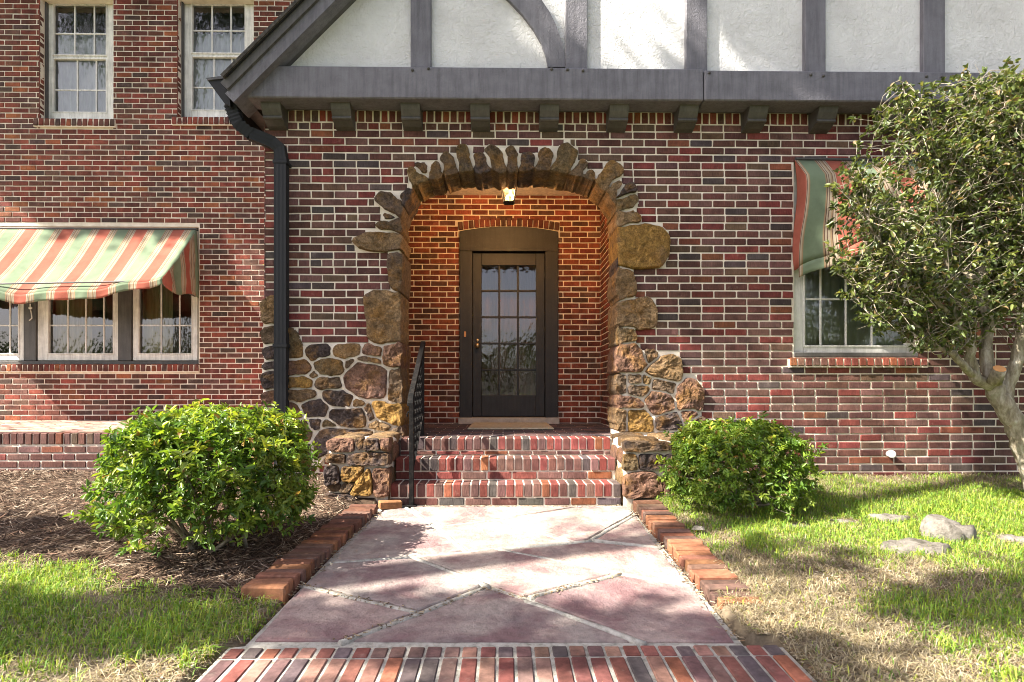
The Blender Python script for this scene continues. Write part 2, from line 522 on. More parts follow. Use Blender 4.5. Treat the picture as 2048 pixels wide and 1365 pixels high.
BRICK_MESH = {}
def brick_mesh(sx, sy, sz, mat='brick', b=0.005):
    k = (round(sx, 3), round(sy, 3), round(sz, 3), mat)
    if k not in BRICK_MESH:
        mb = MB(); mb.bbox(-sx/2, sx/2, -sy/2, sy/2, -sz/2, sz/2, b)
        me = bpy.data.meshes.new('brick'); me.from_pydata(mb.v, [], mb.f); me.materials.append(M[mat])
        BRICK_MESH[k] = me
    return BRICK_MESH[k]
def brick_obj(cx, cy, cz, sx, sy, sz, col, parent, mat='brick', rot=None, name='brick', b=0.005):
    o = link(name, brick_mesh(sx, sy, sz, mat, b), parent, (cx, cy, cz))
    setcol(o, col)
    o.rotation_euler = rot if rot else (random.gauss(0, .006), random.gauss(0, .004), random.gauss(0, .005))
    return o

# ================================================================== GROUND
def sstep(a, b, x):
    t = min(1, max(0, (x-a)/(b-a)))
    return t*t*(3-2*t)
def gz(x, y):
    ys = [-60, -4, -3.2, -2.5, -1.4, -0.7, 0.0, 5]
    zs = [-0.10, -0.03, 0.0, 0.025, 0.075, 0.14, 0.205, 0.21]
    z = float(np.interp(y, ys, zs))
    z += 0.012*noise.noise((x*1.3, y*1.3, 0)) + 0.006*noise.noise((x*5, y*5, 3))
    if x < -1.2 and y > -2.6:                       # the bed is heaped a little
        z += 0.03*sstep(-2.5, -1.2, y)*sstep(-1.3, -1.9, x)
    m_ = abs(x + 0.01)
    inn = (pz(y) if y > -4.2 else pz(-4.2)) - 0.07
    if y < -2.88:
        xe = 1.05
    else:
        xe = float(np.interp(y, [-2.87, -.66], [.99, .945] if x < 0 else [.93, .965]))
    k = sstep(xe, xe+.05, abs(x)) if y < 0.3 else 1.0
    if y < -0.75:
        z = min(z, pz(y) + 0.012 + 0.5*max(0, m_-1.14)) if k > 0 else z
    return inn*(1-k) + z*k
def ymulch(x):
    return float(np.interp(x, [-9, -2.75, -2.2, -1.7, -1.1], [-1.9, -1.98, -2.15, -2.42, -2.5])) + 0.07*noise.noise((x*4, 0, 9))
gx = np.concatenate([[-70, -45, -28, -18, -12, -9, -7.5, -6.5], np.arange(-6, -1.3, 0.09), np.arange(-1.3, -.92, 0.02), [-0.7, 0, 0.7], np.arange(.90, 1.3, 0.02), np.arange(1.33, 6.4, 0.09), [7, 8, 10, 14, 20, 30, 45, 70]])
gy = np.concatenate([[-70, -45, -30, -20, -13, -9, -7, -5.8], np.arange(-5, 0.35, 0.09), [1, 2.3, 5, 9, 16, 30, 60]])
vs, vc = [], []
for y in gy:
    for x in gx:
        vs.append((x, y, gz(x, y)))
nx = len(gx)
fs, fc = [], []
for j in range(len(gy)-1):
    for i in range(nx-1):
        fs.append((j*nx+i, j*nx+i+1, (j+1)*nx+i+1, (j+1)*nx+i))
        x = (gx[i]+gx[i+1])/2; y = (gy[j]+gy[j+1])/2
        if x < -1.0 and y > ymulch(x) and x > -8:
            c_ = (0.075, 0.050, 0.034)
        else:
            k = 0.5 + 0.5*noise.noise((x*1.1, y*1.1, 4))
            c_ = (0.25-.10*k, 0.20-.08*k, 0.135-.055*k)
            if abs(x) > 9 or y < -6:
                c_ = (0.09, 0.115, 0.04)
        fc.append(c_)
np_mesh('ground', vs, fs, M['soil'], cols=np.array(fc), smooth=True, kind='structure')

# ================================================================== THE HOUSE
house = empty('brick_house', (1.3, 0.0, 0.2), label='red brick house with a stone arched entry porch and a half-timbered white gable', category='house')
YW, YP = 2.41, 1.97                # wing wall plane, porch back wall plane
XL, XR = -2.13, 5.8               # ends of the entry block
FLOOR = 0.566
SOF = at_y(900, 222, 0.0).z        # underside of the gable's overhang
COURSE, LEN = 0.0678, 0.2055
T = 0.40                             # thickness of the front wall

# ---- stones of the arch, jambs and corner, as outlines in the photograph
def pts(o, sc, *p):
    return [(o[0]+x/sc, o[1]+y/sc) for x, y in p]
A6, S6 = (700, 270), 5.461
A7, S7 = (1010, 270), 4.706
AR, SR = (1200, 540), 4.267
AL, SL = (500, 560), 4.0147
stones = []     # (colour, deep?, outline)
def st(c, deep, o, s, *p):
    stones.append((c, deep, pts(o, s, *p)))
st('t', 1, A6, S6, (20,1150),(200,1090),(450,1075),(590,1100),(625,1160),(600,1240),(260,1240),(80,1200))
st('b', 1, A6, S6, (280,985),(400,950),(600,930),(650,980),(620,1055),(400,1030))
st('d', 0, A6, S6, (370,860),(450,860),(480,905),(400,920))
st('b', 1, A6, S6, (270,690),(330,635),(450,655),(600,780),(660,880),(590,900),(500,860),(400,820))
st('d', 1, A6, S6, (575,640),(640,600),(720,620),(770,720),(725,855),(660,865),(600,760))
st('o', 1, A6, S6, (640,370),(700,360),(740,420),(840,470),(880,560),(905,700),(860,745),(800,730),(740,580),(670,520))
st('d', 0, A6, S6, (715,330),(820,320),(835,400),(780,410))
st('b', 1, A6, S6, (885,350),(940,300),(985,320),(1000,440),(1035,560),(1035,640),(960,695),(900,640),(875,500))
st('b', 1, A6, S6, (1000,230),(1050,190),(1100,230),(1150,320),(1160,450),(1200,540),(1185,625),(1090,640),(1050,480))
st('o', 1, A6, S6, (1185,120),(1260,115),(1300,240),(1350,400),(1335,480),(1350,560),(1300,625),(1240,595),(1220,480),(1190,300))
st('d', 1, A6, S6, (1350,220),(1420,200),(1495,220),(1520,340),(1560,420),(1545,560),(1420,590),(1370,500))
stones.append(('b', 1, [(973,296),(982,291),(1000,300),(1008,315),(1011,335),(1010,360),(998,376),(986,379),(984,350),(978,320)]))
st('b', 1, A7, S7, (20,120),(60,105),(120,170),(130,220),(110,340),(100,460),(40,475),(20,300))
st('d', 1, A7, S7, (140,190),(250,175),(285,210),(250,370),(230,485),(170,500),(120,480),(140,320))
st('b', 1, A7, S7, (335,150),(400,135),(445,170),(430,280),(390,470),(330,520),(270,490),(290,350))
st('o', 1, A7, S7, (530,100),(600,85),(675,150),(650,250),(580,420),(540,500),(450,540),(405,510),(430,380),(490,220))
st('b', 1, A7, S7, (640,320),(730,235),(765,250),(740,320),(690,400),(650,530),(600,555),(560,530),(590,400))
st('b', 1, A7, S7, (780,350),(825,350),(815,440),(790,560),(720,585),(665,555),(700,470))
st('t', 1, A7, S7, (980,260),(1030,250),(1105,300),(1100,370),(1000,430),(930,560),(880,615),(800,600),(805,520),(860,430),(930,340))
st('t', 1, A7, S7, (1000,450),(1080,430),(1095,480),(1040,590),(985,695),(905,690),(890,615),(950,540))
st('d', 1, A7, S7, (1120,480),(1215,470),(1235,520),(1100,575),(1060,605),(1075,530))
st('o', 1, A7, S7, (1040,605),(1230,565),(1245,620),(1190,685),(1040,725),(1000,705))
st('t', 1, A7, S7, (1000,800),(1060,720),(1190,710),(1280,770),(1260,815),(1060,850),(1020,845))
st('g', 1, A7, S7, (1050,885),(1200,840),(1350,862),(1490,885),(1535,940),(1530,1140),(1470,1225),(1200,1230),(1080,1205),(1050,1080))
st('d', 1, A7, S7, (1015,1140),(1060,1155),(1065,1290),(1020,1300))
st('t', 1, AR, SR, (140,20),(265,15),(292,120),(288,235),(180,250),(145,200))
st('t', 1, AR, SR, (145,290),(240,252),(430,248),(475,340),(470,472),(300,487),(150,475))
st('o', 1, AR, SR, (150,500),(285,493),(300,600),(200,622),(150,615))
st('r', 1, AR, SR, (140,660),(200,632),(300,637),(362,720),(397,820),(340,872),(140,872))
st('b', 0, AR, SR, (390,700),(472,700),(478,745),(412,782))
st('t', 0, AR, SR, (395,860),(500,762),(620,737),(682,762),(688,940),(560,920),(420,892))
st('b', 1, AR, SR, (145,905),(220,900),(228,1000),(215,1062),(142,1062))
st('b', 0, AR, SR, (237,905),(342,905),(347,962),(252,967))
st('o', 0, AR, SR, (375,915),(432,920),(432,977),(380,967))
st('b', 0, AR, SR, (450,942),(642,972),(642,1042),(540,1020),(450,1000))
st('b', 0, AR, SR, (245,987),(422,1002),(392,1052),(242,1057))
st('r', 1, AR, SR, (145,1082),(260,1082),(352,1132),(357,1172),(145,1157))
st('r', 0, AR, SR, (400,1100),(440,1047),(560,1052),(632,1112),(627,1200),(500,1242),(452,1212))
st('r', 0, AR, SR, (660,1010),(740,942),(820,947),(872,1012),(872,1182),(672,1192))
st('g', 0, AR, SR, (240,1212),(380,1207),(442,1272),(457,1365),(240,1365))
st('t', 1, AR, SR, (145,1192),(217,1202),(217,1365),(138,1365))
st('d', 0, AR, SR, (480,1272),(560,1232),(662,1222),(702,1302),(692,1365),(480,1365))
st('r', 0, AR, SR, (690,1217),(800,1202),(832,1242),(722,1302))
st('b', 0, AR, SR, (740,1320),(840,1270),(930,1290),(960,1380),(760,1400))
st('d', 0, AR, SR, (480,1395),(680,1390),(690,1600),(500,1620))
st('b', 0, AR, SR, (710,1410),(950,1400),(960,1560),(720,1590))
st('b', 1, (500,380), 3.25, (905,420),(1000,410),(1022,430),(1027,662),(935,655),(912,560))
st('t', 1, AL, SL, (920,130),(980,97),(1180,107),(1245,115),(1268,200),(1262,490),(1010,517),(962,482),(950,330))
st('r', 0, AL, SL, (900,545),(960,522),(1042,542),(1042,612),(960,602),(895,592))
st('r', 1, AL, SL, (1075,540),(1130,517),(1240,517),(1262,690),(1150,712),(1070,682))
st('b', 0, AL, SL, (850,632),(900,617),(1040,642),(1060,672),(940,662))
st('d', 0, AL, SL, (435,570),(480,537),(620,532),(647,602),(470,632))
st('t', 0, AL, SL, (660,560),(700,537),(882,532),(882,597),(740,622),(665,612))
st('o', 0, AL, SL, (230,390),(340,405),(400,540),(412,622),(230,640))
st('o', 0, AL, SL, (505,682),(560,642),(680,637),(737,672),(722,742),(650,772),(560,752))
st('b', 0, AL, SL, (760,672),(830,642),(832,655),(770,702))
st('r', 0, AL, SL, (740,792),(850,662),(960,672),(1100,712),(1092,942),(900,937),(820,902),(760,862))
st('b', 1, AL, SL, (1112,722),(1240,712),(1272,782),(1262,1000),(1102,962))
st('r', 0, AL, SL, (230,652),(430,642),(480,702),(460,752),(230,775))
st('b', 0, AL, SL, (480,752),(515,747),(530,772),(490,792))
st('g', 0, AL, SL, (230,792),(430,777),(500,812),(490,862),(230,870))
st('b', 0, AL, SL, (515,812),(580,782),(710,792),(727,862),(600,872),(515,852))
st('t', 0, AL, SL, (230,887),(500,887),(520,942),(400,962),(230,960))
st('d', 0, AL, SL, (590,892),(700,892),(812,932),(802,1022),(700,1017),(600,962))
st('b', 0, AL, SL, (820,972),(900,982),(912,1002),(820,1012))
st('d', 0, AL, SL, (420,1012),(470,972),(560,972),(612,1022),(602,1092),(450,1107),(415,1062))
st('d', 0, AL, SL, (635,1062),(700,1042),(890,1037),(932,1112),(922,1182),(800,1192),(700,1162),(630,1102))
st('d', 0, AL, SL, (920,1012),(960,1012),(992,1112),(950,1132))
st('g', 1, AL, SL, (980,987),(1240,1012),(1262,1132),(1250,1172),(1140,1162),(1010,1102))
st('t', 0, AL, SL, (950,1162),(1010,1132),(1130,1172),(1120,1192),(960,1192))
st('o', 0, AL, SL, (570,1142),(650,1142),(682,1172),(570,1177))
st('d', 0, AL, SL, (470,1122),(562,1122),(552,1182),(480,1192))
st('r', 0, AL, SL, (230,1000),(330,990),(395,1040),(410,1110),(230,1120))
st('d', 0, AL, SL, (540,1242),(600,1197),(760,1202),(980,1215),(960,1330),(620,1365),(520,1500),(500,1420))
st('b', 0, AL, SL, (230,1140),(450,1130),(480,1210),(460,1300),(230,1310))
st('d', 0, AL, SL, (230,1330),(480,1320),(480,1480),(230,1500))
st('b', 1, AL, SL, (1130,1200),(1262,1190),(1262,1330),(1130,1330))
for a_, b_, c_ in ((140, 350, 't'), (365, 512, 'b'), (522, 638, 'd'), (655, 715, 'd'), (728, 872, 'd'), (892, 1022, 'r'), (1040, 1180, 'b'), (1200, 1400, 'd')):
    e = random.uniform(-10, 12)
    st(c_, 0, AL, SL, (95+e, a_+40), (165+e, a_), (215, a_+8), (215, b_), (110+e, b_-8))

# ---- which part of the front wall is stone (a raster mask used to cut the bricks)
RES = 0.005
MX0, MZ0 = XL - 0.12, 0.0
MW, MH = int((XR + 0.1 - MX0)/RES), int(3.7/RES)
def raster(poly, arr):
    P = np.array(poly)
    x0, x1 = P[:, 0].min(), P[:, 0].max(); z0, z1 = P[:, 1].min(), P[:, 1].max()
    i0, i1 = max(0, int((x0-MX0)/RES)), min(MW, int((x1-MX0)/RES)+2)
    j0, j1 = max(0, int((z0-MZ0)/RES)), min(MH, int((z1-MZ0)/RES)+2)
    if i1 <= i0 or j1 <= j0:
        return
    X, Z = np.meshgrid(MX0+(np.arange(i0, i1)+.5)*RES, MZ0+(np.arange(j0, j1)+.5)*RES)
    ins = np.zeros(X.shape, bool)
    n = len(P)
    for a in range(n):
        xa, za = P[a]; xb, zb = P[(a+1) % n]
        if za == zb:
            continue
        cnd = (za > Z) != (zb > Z)
        ins ^= cnd & (X < (xb-xa)*(Z-za)/(zb-za)+xa)
    arr[j0:j1, i0:i1] |= ins
def dil(a, r):
    b = a.copy()
    for k in range(1, r+1):
        b[:, k:] |= a[:, :-k]; b[:, :-k] |= a[:, k:]
    c_ = b.copy()
    for k in range(1, r+1):
        c_[k:, :] |= b[:-k, :]; c_[:-k, :] |= b[k:, :]
    return c_
# ---- the porch opening
arch_px = [(800, 860), (800, 430), (807, 397), (830, 372), (868, 354), (924, 344), (1010, 340), (1097, 341), (1151, 350), (1199, 367), (1228, 392), (1237, 430), (1237, 860)]
ARCH = [(a.x, a.z) for a in (at_y(u, v, 0.0) for u, v in arch_px)]
ARCH[0] = (ARCH[0][0], FLOOR); ARCH[-1] = (ARCH[-1][0], FLOOR)
omask = np.zeros((MH, MW), bool)
raster(ARCH, omask)
def arch_z(x):
    xs = [p[0] for p in ARCH[1:-1]]; zs = [p[1] for p in ARCH[1:-1]]
    return float(np.interp(x, xs, zs))

smask = np.zeros((MH, MW), bool)
SPOLY = []
def push_out(q):
    """stones round the opening end at its edge; the outline drawn on the photo includes their undersides"""
    res = []
    for x, z in q:
        i_, j_ = int((x-MX0)/RES), int((z-MZ0)/RES)
        if 0 <= j_ < MH and 0 <= i_ < MW and omask[j_, i_]:
            best = None
            for (ax, az), (bx, bz) in zip(ARCH[:-1], ARCH[1:]):
                L2 = (bx-ax)**2+(bz-az)**2
                t = min(1, max(0, ((x-ax)*(bx-ax)+(z-az)*(bz-az))/L2))
                px_, pz_ = ax+(bx-ax)*t, az+(bz-az)*t
                d_ = math.hypot(x-px_, z-pz_)
                if best is None or d_ < best[0]:
                    best = (d_, px_, pz_)
            d_, px_, pz_ = best
            k_ = min(d_, random.uniform(.004, .028))
            x, z = px_+(x-px_)/(d_+1e-9)*k_, pz_+(z-pz_)/(d_+1e-9)*k_
        res.append((x, z))
    return res
def clean(q):
    res = []
    for p in q:
        if not res or math.hypot(p[0]-res[-1][0], p[1]-res[-1][1]) > .008:
            res.append(p)
    return res
for c_, deep, p in stones:
    w_ = [at_y(u, v, -0.04) for u, v in p]
    q = [(a.x, a.z) for a in w_]
    if deep:
        q = push_out(q)
    q = clean(q)
    SPOLY.append((c_, deep, q))
    raster(q, smask)
def pack(polys, lim, inside=None):
    """let every stone grow outwards until it meets its neighbours (at most lim cells); outlines read back by rays from the centre"""
    lab = np.zeros((MH, MW), np.int32)
    for i_, q in enumerate(polys):
        one = np.zeros((MH, MW), bool)
        raster(q, one)
        lab[one & (lab == 0)] = i_+1
    for _ in range(lim):
        new = lab.copy()
        for dy_, dx_ in ((0, 1), (0, -1), (1, 0), (-1, 0)):
            sh = np.roll(lab, (dy_, dx_), (0, 1))
            m_ = (new == 0) & (sh != 0) & ~omask
            new[m_] = sh[m_]
        lab = new
    outp_ = []
    for i_, q in enumerate(polys):
        jj, ii = np.nonzero(lab == i_+1)
        if len(jj) < 12:
            outp_.append(q); continue
        cx, cz = MX0+(ii.mean()+.5)*RES, MZ0+(jj.mean()+.5)*RES
        res = []
        for k_ in range(40):
            an = 2*math.pi*k_/40
            r_ = 0.0
            while r_ < 1.0:
                a_, b_ = int((cx+math.cos(an)*(r_+RES*.6)-MX0)/RES), int((cz+math.sin(an)*(r_+RES*.6)-MZ0)/RES)
                if not (0 <= b_ < MH and 0 <= a_ < MW) or lab[b_, a_] != i_+1:
                    break
                r_ += RES*.6
            res.append((cx+math.cos(an)*r_, cz+math.sin(an)*r_))
        outp_.append(res)
    return outp_
isarch = [max(v for u, v in p) < 475 for c_, d_, p in stones]
new_q = pack([q for _, _, q in SPOLY], 7)
def pull(q, grow, deep):
    """half a joint all round, except at the opening, where the stone ends stand a little proud"""
    n = len(q)
    if n < 20:
        return q
    cx = sum(a for a, b in q)/n; cz = sum(b for a, b in q)/n
    res, fix = [], []
    for a, b in q:
        r_ = math.hypot(a-cx, b-cz)+1e-9
        i_, j_ = int((a+(a-cx)/r_*.022-MX0)/RES), int((b+(b-cz)/r_*.022-MZ0)/RES)
        at_edge = deep and 0 <= j_ < MH and 0 <= i_ < MW and omask[j_, i_]
        f_ = 1+(.016+.012*noise.noise((a*30, b*30, 2)))/r_ if at_edge else max(.5, 1-grow/r_)
        res.append((cx+(a-cx)*f_, cz+(b-cz)*f_)); fix.append(at_edge)
    return [res[i] if fix[i] else (.66*res[i][0]+.17*(res[i-1][0]+res[(i+1) % n][0]), .66*res[i][1]+.17*(res[i-1][1]+res[(i+1) % n][1])) for i in range(n)]
SPOLY = [(c_, d_, pull(q, .015 if ia else .009, d_)) for (c_, d_, _), q, ia in zip(SPOLY, new_q, isarch)]
smask = ~dil(~dil(smask, 8), 5)

# right ground-floor window opening (front wall)
_a = at_y(1588, 322, 0); _b = at_y(1836, 714, 0)
RW = (_a.x, _b.x, _b.z, _a.z)
def rect_mask(x0, x1, z0, z1):
    i0, i1 = int((x0-MX0)/RES), int((x1-MX0)/RES); j0, j1 = int((z0-MZ0)/RES), int((z1-MZ0)/RES)
    omask[max(0, j0):j1, max(0, i0):i1] = True
rect_mask(*RW)
_a = at_y(1576, 718, 0); _b = at_y(1852, 735, 0)
RSILL = (_a.x, _b.x, _b.z, _a.z)
rect_mask(*RSILL)
block = smask | omask
def front_blocked(xs, z):
    j = int((z-MZ0)/RES)
    if j < 0 or j >= MH:
        return np.zeros(len(xs), bool)
    i = np.clip(((xs-MX0)/RES).astype(int), 0, MW-1)
    return block[j, i]

# ---- wall cores (mortar)
front = MB()
cols = sorted(set([XL, XR, RW[0], RW[1]] + [p[0] for p in ARCH[1:-1]]))
for xa, xb in zip(cols[:-1], cols[1:]):
    xm = (xa+xb)/2
    if ARCH[1][0] < xm < ARCH[-1][0]:
        za, zb = arch_z(xa+1e-6), arch_z(xb-1e-6)
        front.poly([(xa, .0065, za), (xb, .0065, zb), (xb, .0065, SOF), (xa, .0065, SOF)])
        front.poly([(xb, T, zb), (xa, T, za), (xa, T, SOF), (xb, T, SOF)])
        front.poly([(xa, T, za), (xb, T, zb), (xb, .0065, zb), (xa, .0065, za)])
        continue
    segs = [(0.0, RW[2]), (RW[3], SOF)] if RW[0]-1e-6 < xm < RW[1] else [(0.0, SOF)]
    for za, zb in segs:
        front.poly([(xa, .0065, za), (xb, .0065, za), (xb, .0065, zb), (xa, .0065, zb)])
        front.poly([(xb, T, za), (xa, T, za), (xa, T, zb), (xb, T, zb)])
for i, dr in ((1, 1), (len(ARCH)-2, -1)):
    x, z = ARCH[i]
    front.poly([(x, .0065, 0), (x, .0065, z), (x, T, z), (x, T, 0)])
front.poly([(XL+.0065, YW, 0), (XL+.0065, .0065, 0), (XL+.0065, .0065, SOF), (XL+.0065, YW, SOF)])
for a, b in (((RW[0], RW[2]), (RW[0], RW[3])), ((RW[1], RW[3]), (RW[1], RW[2])), ((RW[0], RW[3]), (RW[1], RW[3])), ((RW[1], RW[2]), (RW[0], RW[2]))):
    front.poly([(a[0], .0065, a[1]), (a[0], T, a[1]), (b[0], T, b[1]), (b[0], .0065, b[1])])
front_wall = front.build('front_wall', M['mortar'], house)

# wing windows (openings on the wall plane)
WIN_A = [at_y(80, -4, YW), at_y(226, 240, YW)]
WIN_B = [at_y(356, -4, YW), at_y(507, 237, YW)]
WIN_C = [at_y(-95, 452, YW), at_y(397, 729, YW)]
WOP = [(a.x, b.x, b.z, a.z) for a, b in (WIN_A, WIN_B, WIN_C)]
WTOP, WXL = 6.62, -8.6
def wall_with_rects(mb, x0, x1, z0, z1, y, rects, rev):
    xs = sorted(set([x0, x1] + [r[0] for r in rects] + [r[1] for r in rects]))
    for xa, xb in zip(xs[:-1], xs[1:]):
        xm = (xa+xb)/2
        cuts = sorted((r[2], r[3]) for r in rects if r[0] < xm < r[1])
        z = z0
        for ca, cb in cuts + [(z1, z1)]:
            if ca > z:
                mb.poly([(xa, y, z), (xb, y, z), (xb, y, ca), (xa, y, ca)])
            z = cb
    for r in rects:
        for a, b in (((r[0], r[2]), (r[0], r[3])), ((r[1], r[3]), (r[1], r[2])), ((r[0], r[3]), (r[1], r[3])), ((r[1], r[2]), (r[0], r[2]))):
            mb.poly([(a[0], y, a[1]), (a[0], y+rev, a[1]), (b[0], y+rev, b[1]), (b[0], y, b[1])])
wm = MB()
wall_with_rects(wm, WXL, XL, 0, WTOP, YW+.0065, WOP, .3)
wing_wall = wm.build('wing_wall', M['mortar'], house)

DOOR = [at_y(919, 463, YP), at_y(1116, 846, YP)]
DX0, DX1, DZ1 = DOOR[0].x, DOOR[1].x, DOOR[0].z
PX0, PX1 = -1.25, at_y(1200, 700, YP).x
CEIL = at_y(1000, 391, YP).z
pm = MB()
wall_with_rects(pm, PX0-.1, PX1+.1, FLOOR-.1, CEIL+.1, YP+.0065, [(DX0, DX1, FLOOR-.1, DZ1)], .2)
pm.poly([(PX1+.0065, YP, FLOOR-.1), (PX1+.0065, T, FLOOR-.1), (PX1+.0065, T, CEIL), (PX1+.0065, YP, CEIL)][::-1])
pm.poly([(PX0-.0065, YP, FLOOR-.1), (PX0-.0065, T, FLOOR-.1), (PX0-.0065, T, CEIL), (PX0-.0065, YP, CEIL)])
porch_wall = pm.build('porch_wall', M['mortar'], house)
mb = MB(); mb.box(PX0-.15, PX1+.15, T-.05, YP+.1, CEIL, CEIL+.05)
mb.build('porch_ceiling', M['ceiling'], house)

# ---- brick courses
mass = MB()
def add_brick(mb, O, s, n, sa, sb, za, zb, col, bev=0.005):
    """a laid brick: chamfered face standing on the wall plane; slightly out of true"""
    d0 = max(-.0018, random.gauss(0, .0011)); tw = random.gauss(0, .0006); tz = random.gauss(0, .0005)
    j = lambda: random.uniform(-.0018, .0018)
    def P(a, z, d):
        return (O[0]+s[0]*a+n[0]*d, O[1]+s[1]*a+n[1]*d, z)
    o_ = [(sa+j(), za+j()), (sb+j(), za+j()), (sb+j(), zb+j()), (sa+j(), zb+j())]
    dd = [d0-tw-tz, d0+tw-tz, d0+tw+tz, d0-tw+tz]
    sg = [(1, 1), (-1, 1), (-1, -1), (1, -1)]
    back = [P(a, z, -.012) for a, z in o_]
    rim = [P(a, z, d-bev*.8) for (a, z), d in zip(o_, dd)]
    top = [P(a+gx_*bev, z+gz_*bev, d) for (a, z), d, (gx_, gz_) in zip(o_, dd, sg)]
    V = back+rim+top
    F = [(8, 9, 10, 11)]
    for i in range(4):
        k = (i+1) % 4
        F.append((i, k, 4+k, 4+i)); F.append((4+i, 4+k, 8+k, 8+i))
    mb.grid(V, F, col)
big = []
def lay(O, s, n, s0, s1, z0, z1, blocked, pal, header=None, off=0.0, keep=None, joint=0.0125):
    k = 0
    z = z0
    while z < z1 - 0.02:
        hd = header is not None and k % 6 == header
        ln = LEN/2 if hd else LEN
        x = s0 - ln*(0.5 if k % 2 else 1.0) + off + random.uniform(-.008, .008)
        if hd:
            x += LEN/4
        while x < s1:
            ll = ln
            if hd and x > 0.9:
                ll = LEN
            a, b = max(x+joint/2, s0), min(x+ll-joint/2, s1)
            x += ll
            if b-a < 0.02:
                continue
            za, zb = z+joint/2, min(z+COURSE-joint/2, z1)
            xs = np.linspace(a, b, max(3, int((b-a)/0.006)))
            bl = blocked(xs, za+.008) | blocked(xs, (za+zb)/2) | blocked(xs, zb-.008)
            if bl.all():
                continue
            full = not bl.any()
            runs, st_ = [], None
            for i, q in enumerate(bl):
                if not q and st_ is None:
                    st_ = i
                if (q or i == len(bl)-1) and st_ is not None:
                    e = i if not q else i-1
                    runs.append((xs[st_], xs[e])); st_ = None
            for ra, rb in runs:
                if rb-ra < 0.022:
                    continue
                col = pick(pal)
                if keep is not None and full and ll == LEN and b-a > LEN-joint-.002:
                    keep.append((ra, rb, za, zb, col))
                else:
                    add_brick(mass, O, s, n, ra, rb, za, zb, col)
        z += COURSE
        k += 1
none = lambda xs, z: np.zeros(len(xs), bool)
def rects_blocked(rects):
    def f(xs, z):
        r_ = np.zeros(len(xs), bool)
        for a, b, c_, d in rects:
            if c_ < z < d:
                r_ |= (xs > a) & (xs < b)
        return r_
    return f
ZS = at_y(900, 246, 0).z                         # underside of the rowlock frieze
nz0 = ZS - 52*COURSE
lay((0, 0), (1, 0), (0, -1), XL, XR, nz0 + COURSE*int((0.02-nz0)/COURSE), ZS, front_blocked, PAL, header=1, keep=big)
big.sort(key=lambda q: ((q[0]+q[1])/2-0.9)**2 + ((q[2]+q[3])/2-1.6)**2*1.2)
for i, (xa, xb, za, zb, col) in enumerate(big):
    if i < 300:
        brick_obj((xa+xb)/2, .02-abs(random.gauss(0, .0010)), (za+zb)/2, LEN-.0125, .04, COURSE-.0125, col, front_wall)
    else:
        add_brick(mass, (0, 0), (1, 0), (0, -1), xa, xb, za, zb, col)
# rowlock frieze under the overhang, between the corbels
x = XL+.01
while x < XR-.05:
    add_brick(mass, (0, 0), (1, 0), (0, -1), x, x+.054, ZS+.006, SOF-.004, pick(PAL_WARM))
    x += .0685
lay((0, YW), (1, 0), (0, -1), WXL, XL-.02, 0.58, WTOP,
    rects_blocked([(r[0], r[1], r[2]-(.078), r[3]) for r in WOP[:2]] + [(WOP[2][0], WOP[2][1]+.01, WOP[2][2]-.078, WOP[2][3])]), PAL_WARM, off=.05)
lay((0, YP), (1, 0), (0, -1), PX0, PX1, FLOOR, CEIL,
    rects_blocked([(DX0, DX1, 0, DZ1+.02), (DX0-.02, DX1+.02, DZ1-.02, DZ1+.12)]), PAL_PORCH, off=.03)
lay((PX1, YP), (0, -1), (-1, 0), 0, YP-T, FLOOR, CEIL, none, PAL_PORCH)
lay((PX0, T), (0, 1), (1, 0), 0, YP-T, FLOOR, CEIL, none, PAL_PORCH)
lay((XL, YW), (0, -1), (-1, 0), 0, YW, 0.2, SOF, none, PAL)
# brick returns beside the upper windows
for r in WOP[:2]:
    z = r[2]
    while z < r[3]:
        add_brick(mass, (r[0], YW+.07), (0, -1), (1, 0), .002, .07, z+.005, z+COURSE-.005, pick(PAL_WARM))
        z += COURSE
mass.build('brickwork', M['brick_mass'], house, kind='stuff')

# segmental brick arch over the door
n_ = 19
dx = (DX1+.02-(DX0-.02))/n_
for i in range(n_):
    xa = DX0-.02+dx*i
    t = (i+.5)/n_*2-1
    zc = DZ1+.008+.055*(1-t*t)
    o = brick_obj(xa+dx/2, YP+.012, zc+.052, dx-.009, .05, .098, pick([((.15, .045, .03), .7), ((.085, .04, .03), .3)]), house, rot=(0, t*.10, 0))

# ---- stones
def chaikin(p, n=1):
    for _ in range(n):
        q = []
        for i in range(len(p)):
            a, b = p[i], p[(i+1) % len(p)]
            q.append((a[0]*.78+b[0]*.22, a[1]*.78+b[1]*.22)); q.append((a[0]*.22+b[0]*.78, a[1]*.22+b[1]*.78))
        p = q
    return p
def resample(p, n):
    P = np.array(p+[p[0]]); d = np.r_[0, np.cumsum(np.hypot(*np.diff(P, axis=0).T))]
    t = np.linspace(0, d[-1], n, endpoint=False)
    return list(zip(np.interp(t, d, P[:, 0]), np.interp(t, d, P[:, 1])))
def inset(poly, d):
    n = len(poly)
    a = sum(poly[i][0]*poly[(i+1) % n][1]-poly[(i+1) % n][0]*poly[i][1] for i in range(n))
    if a < 0:
        poly = poly[::-1]
    outp = []
    for i in range(n):
        p0_, p1_, p2_ = Vector(poly[i-1]), Vector(poly[i]), Vector(poly[(i+1) % n])
        e1 = (p1_-p0_).normalized(); e2 = (p2_-p1_).normalized()
        n1 = Vector((-e1.y, e1.x)); n2 = Vector((-e2.y, e2.x))
        b = (n1+n2)
        if b.length < 1e-3:
            b = n1
        b = b.normalized()
        k = d/max(.35, b.dot(n1))
        outp.append(tuple(p1_+b*k))
    return outp
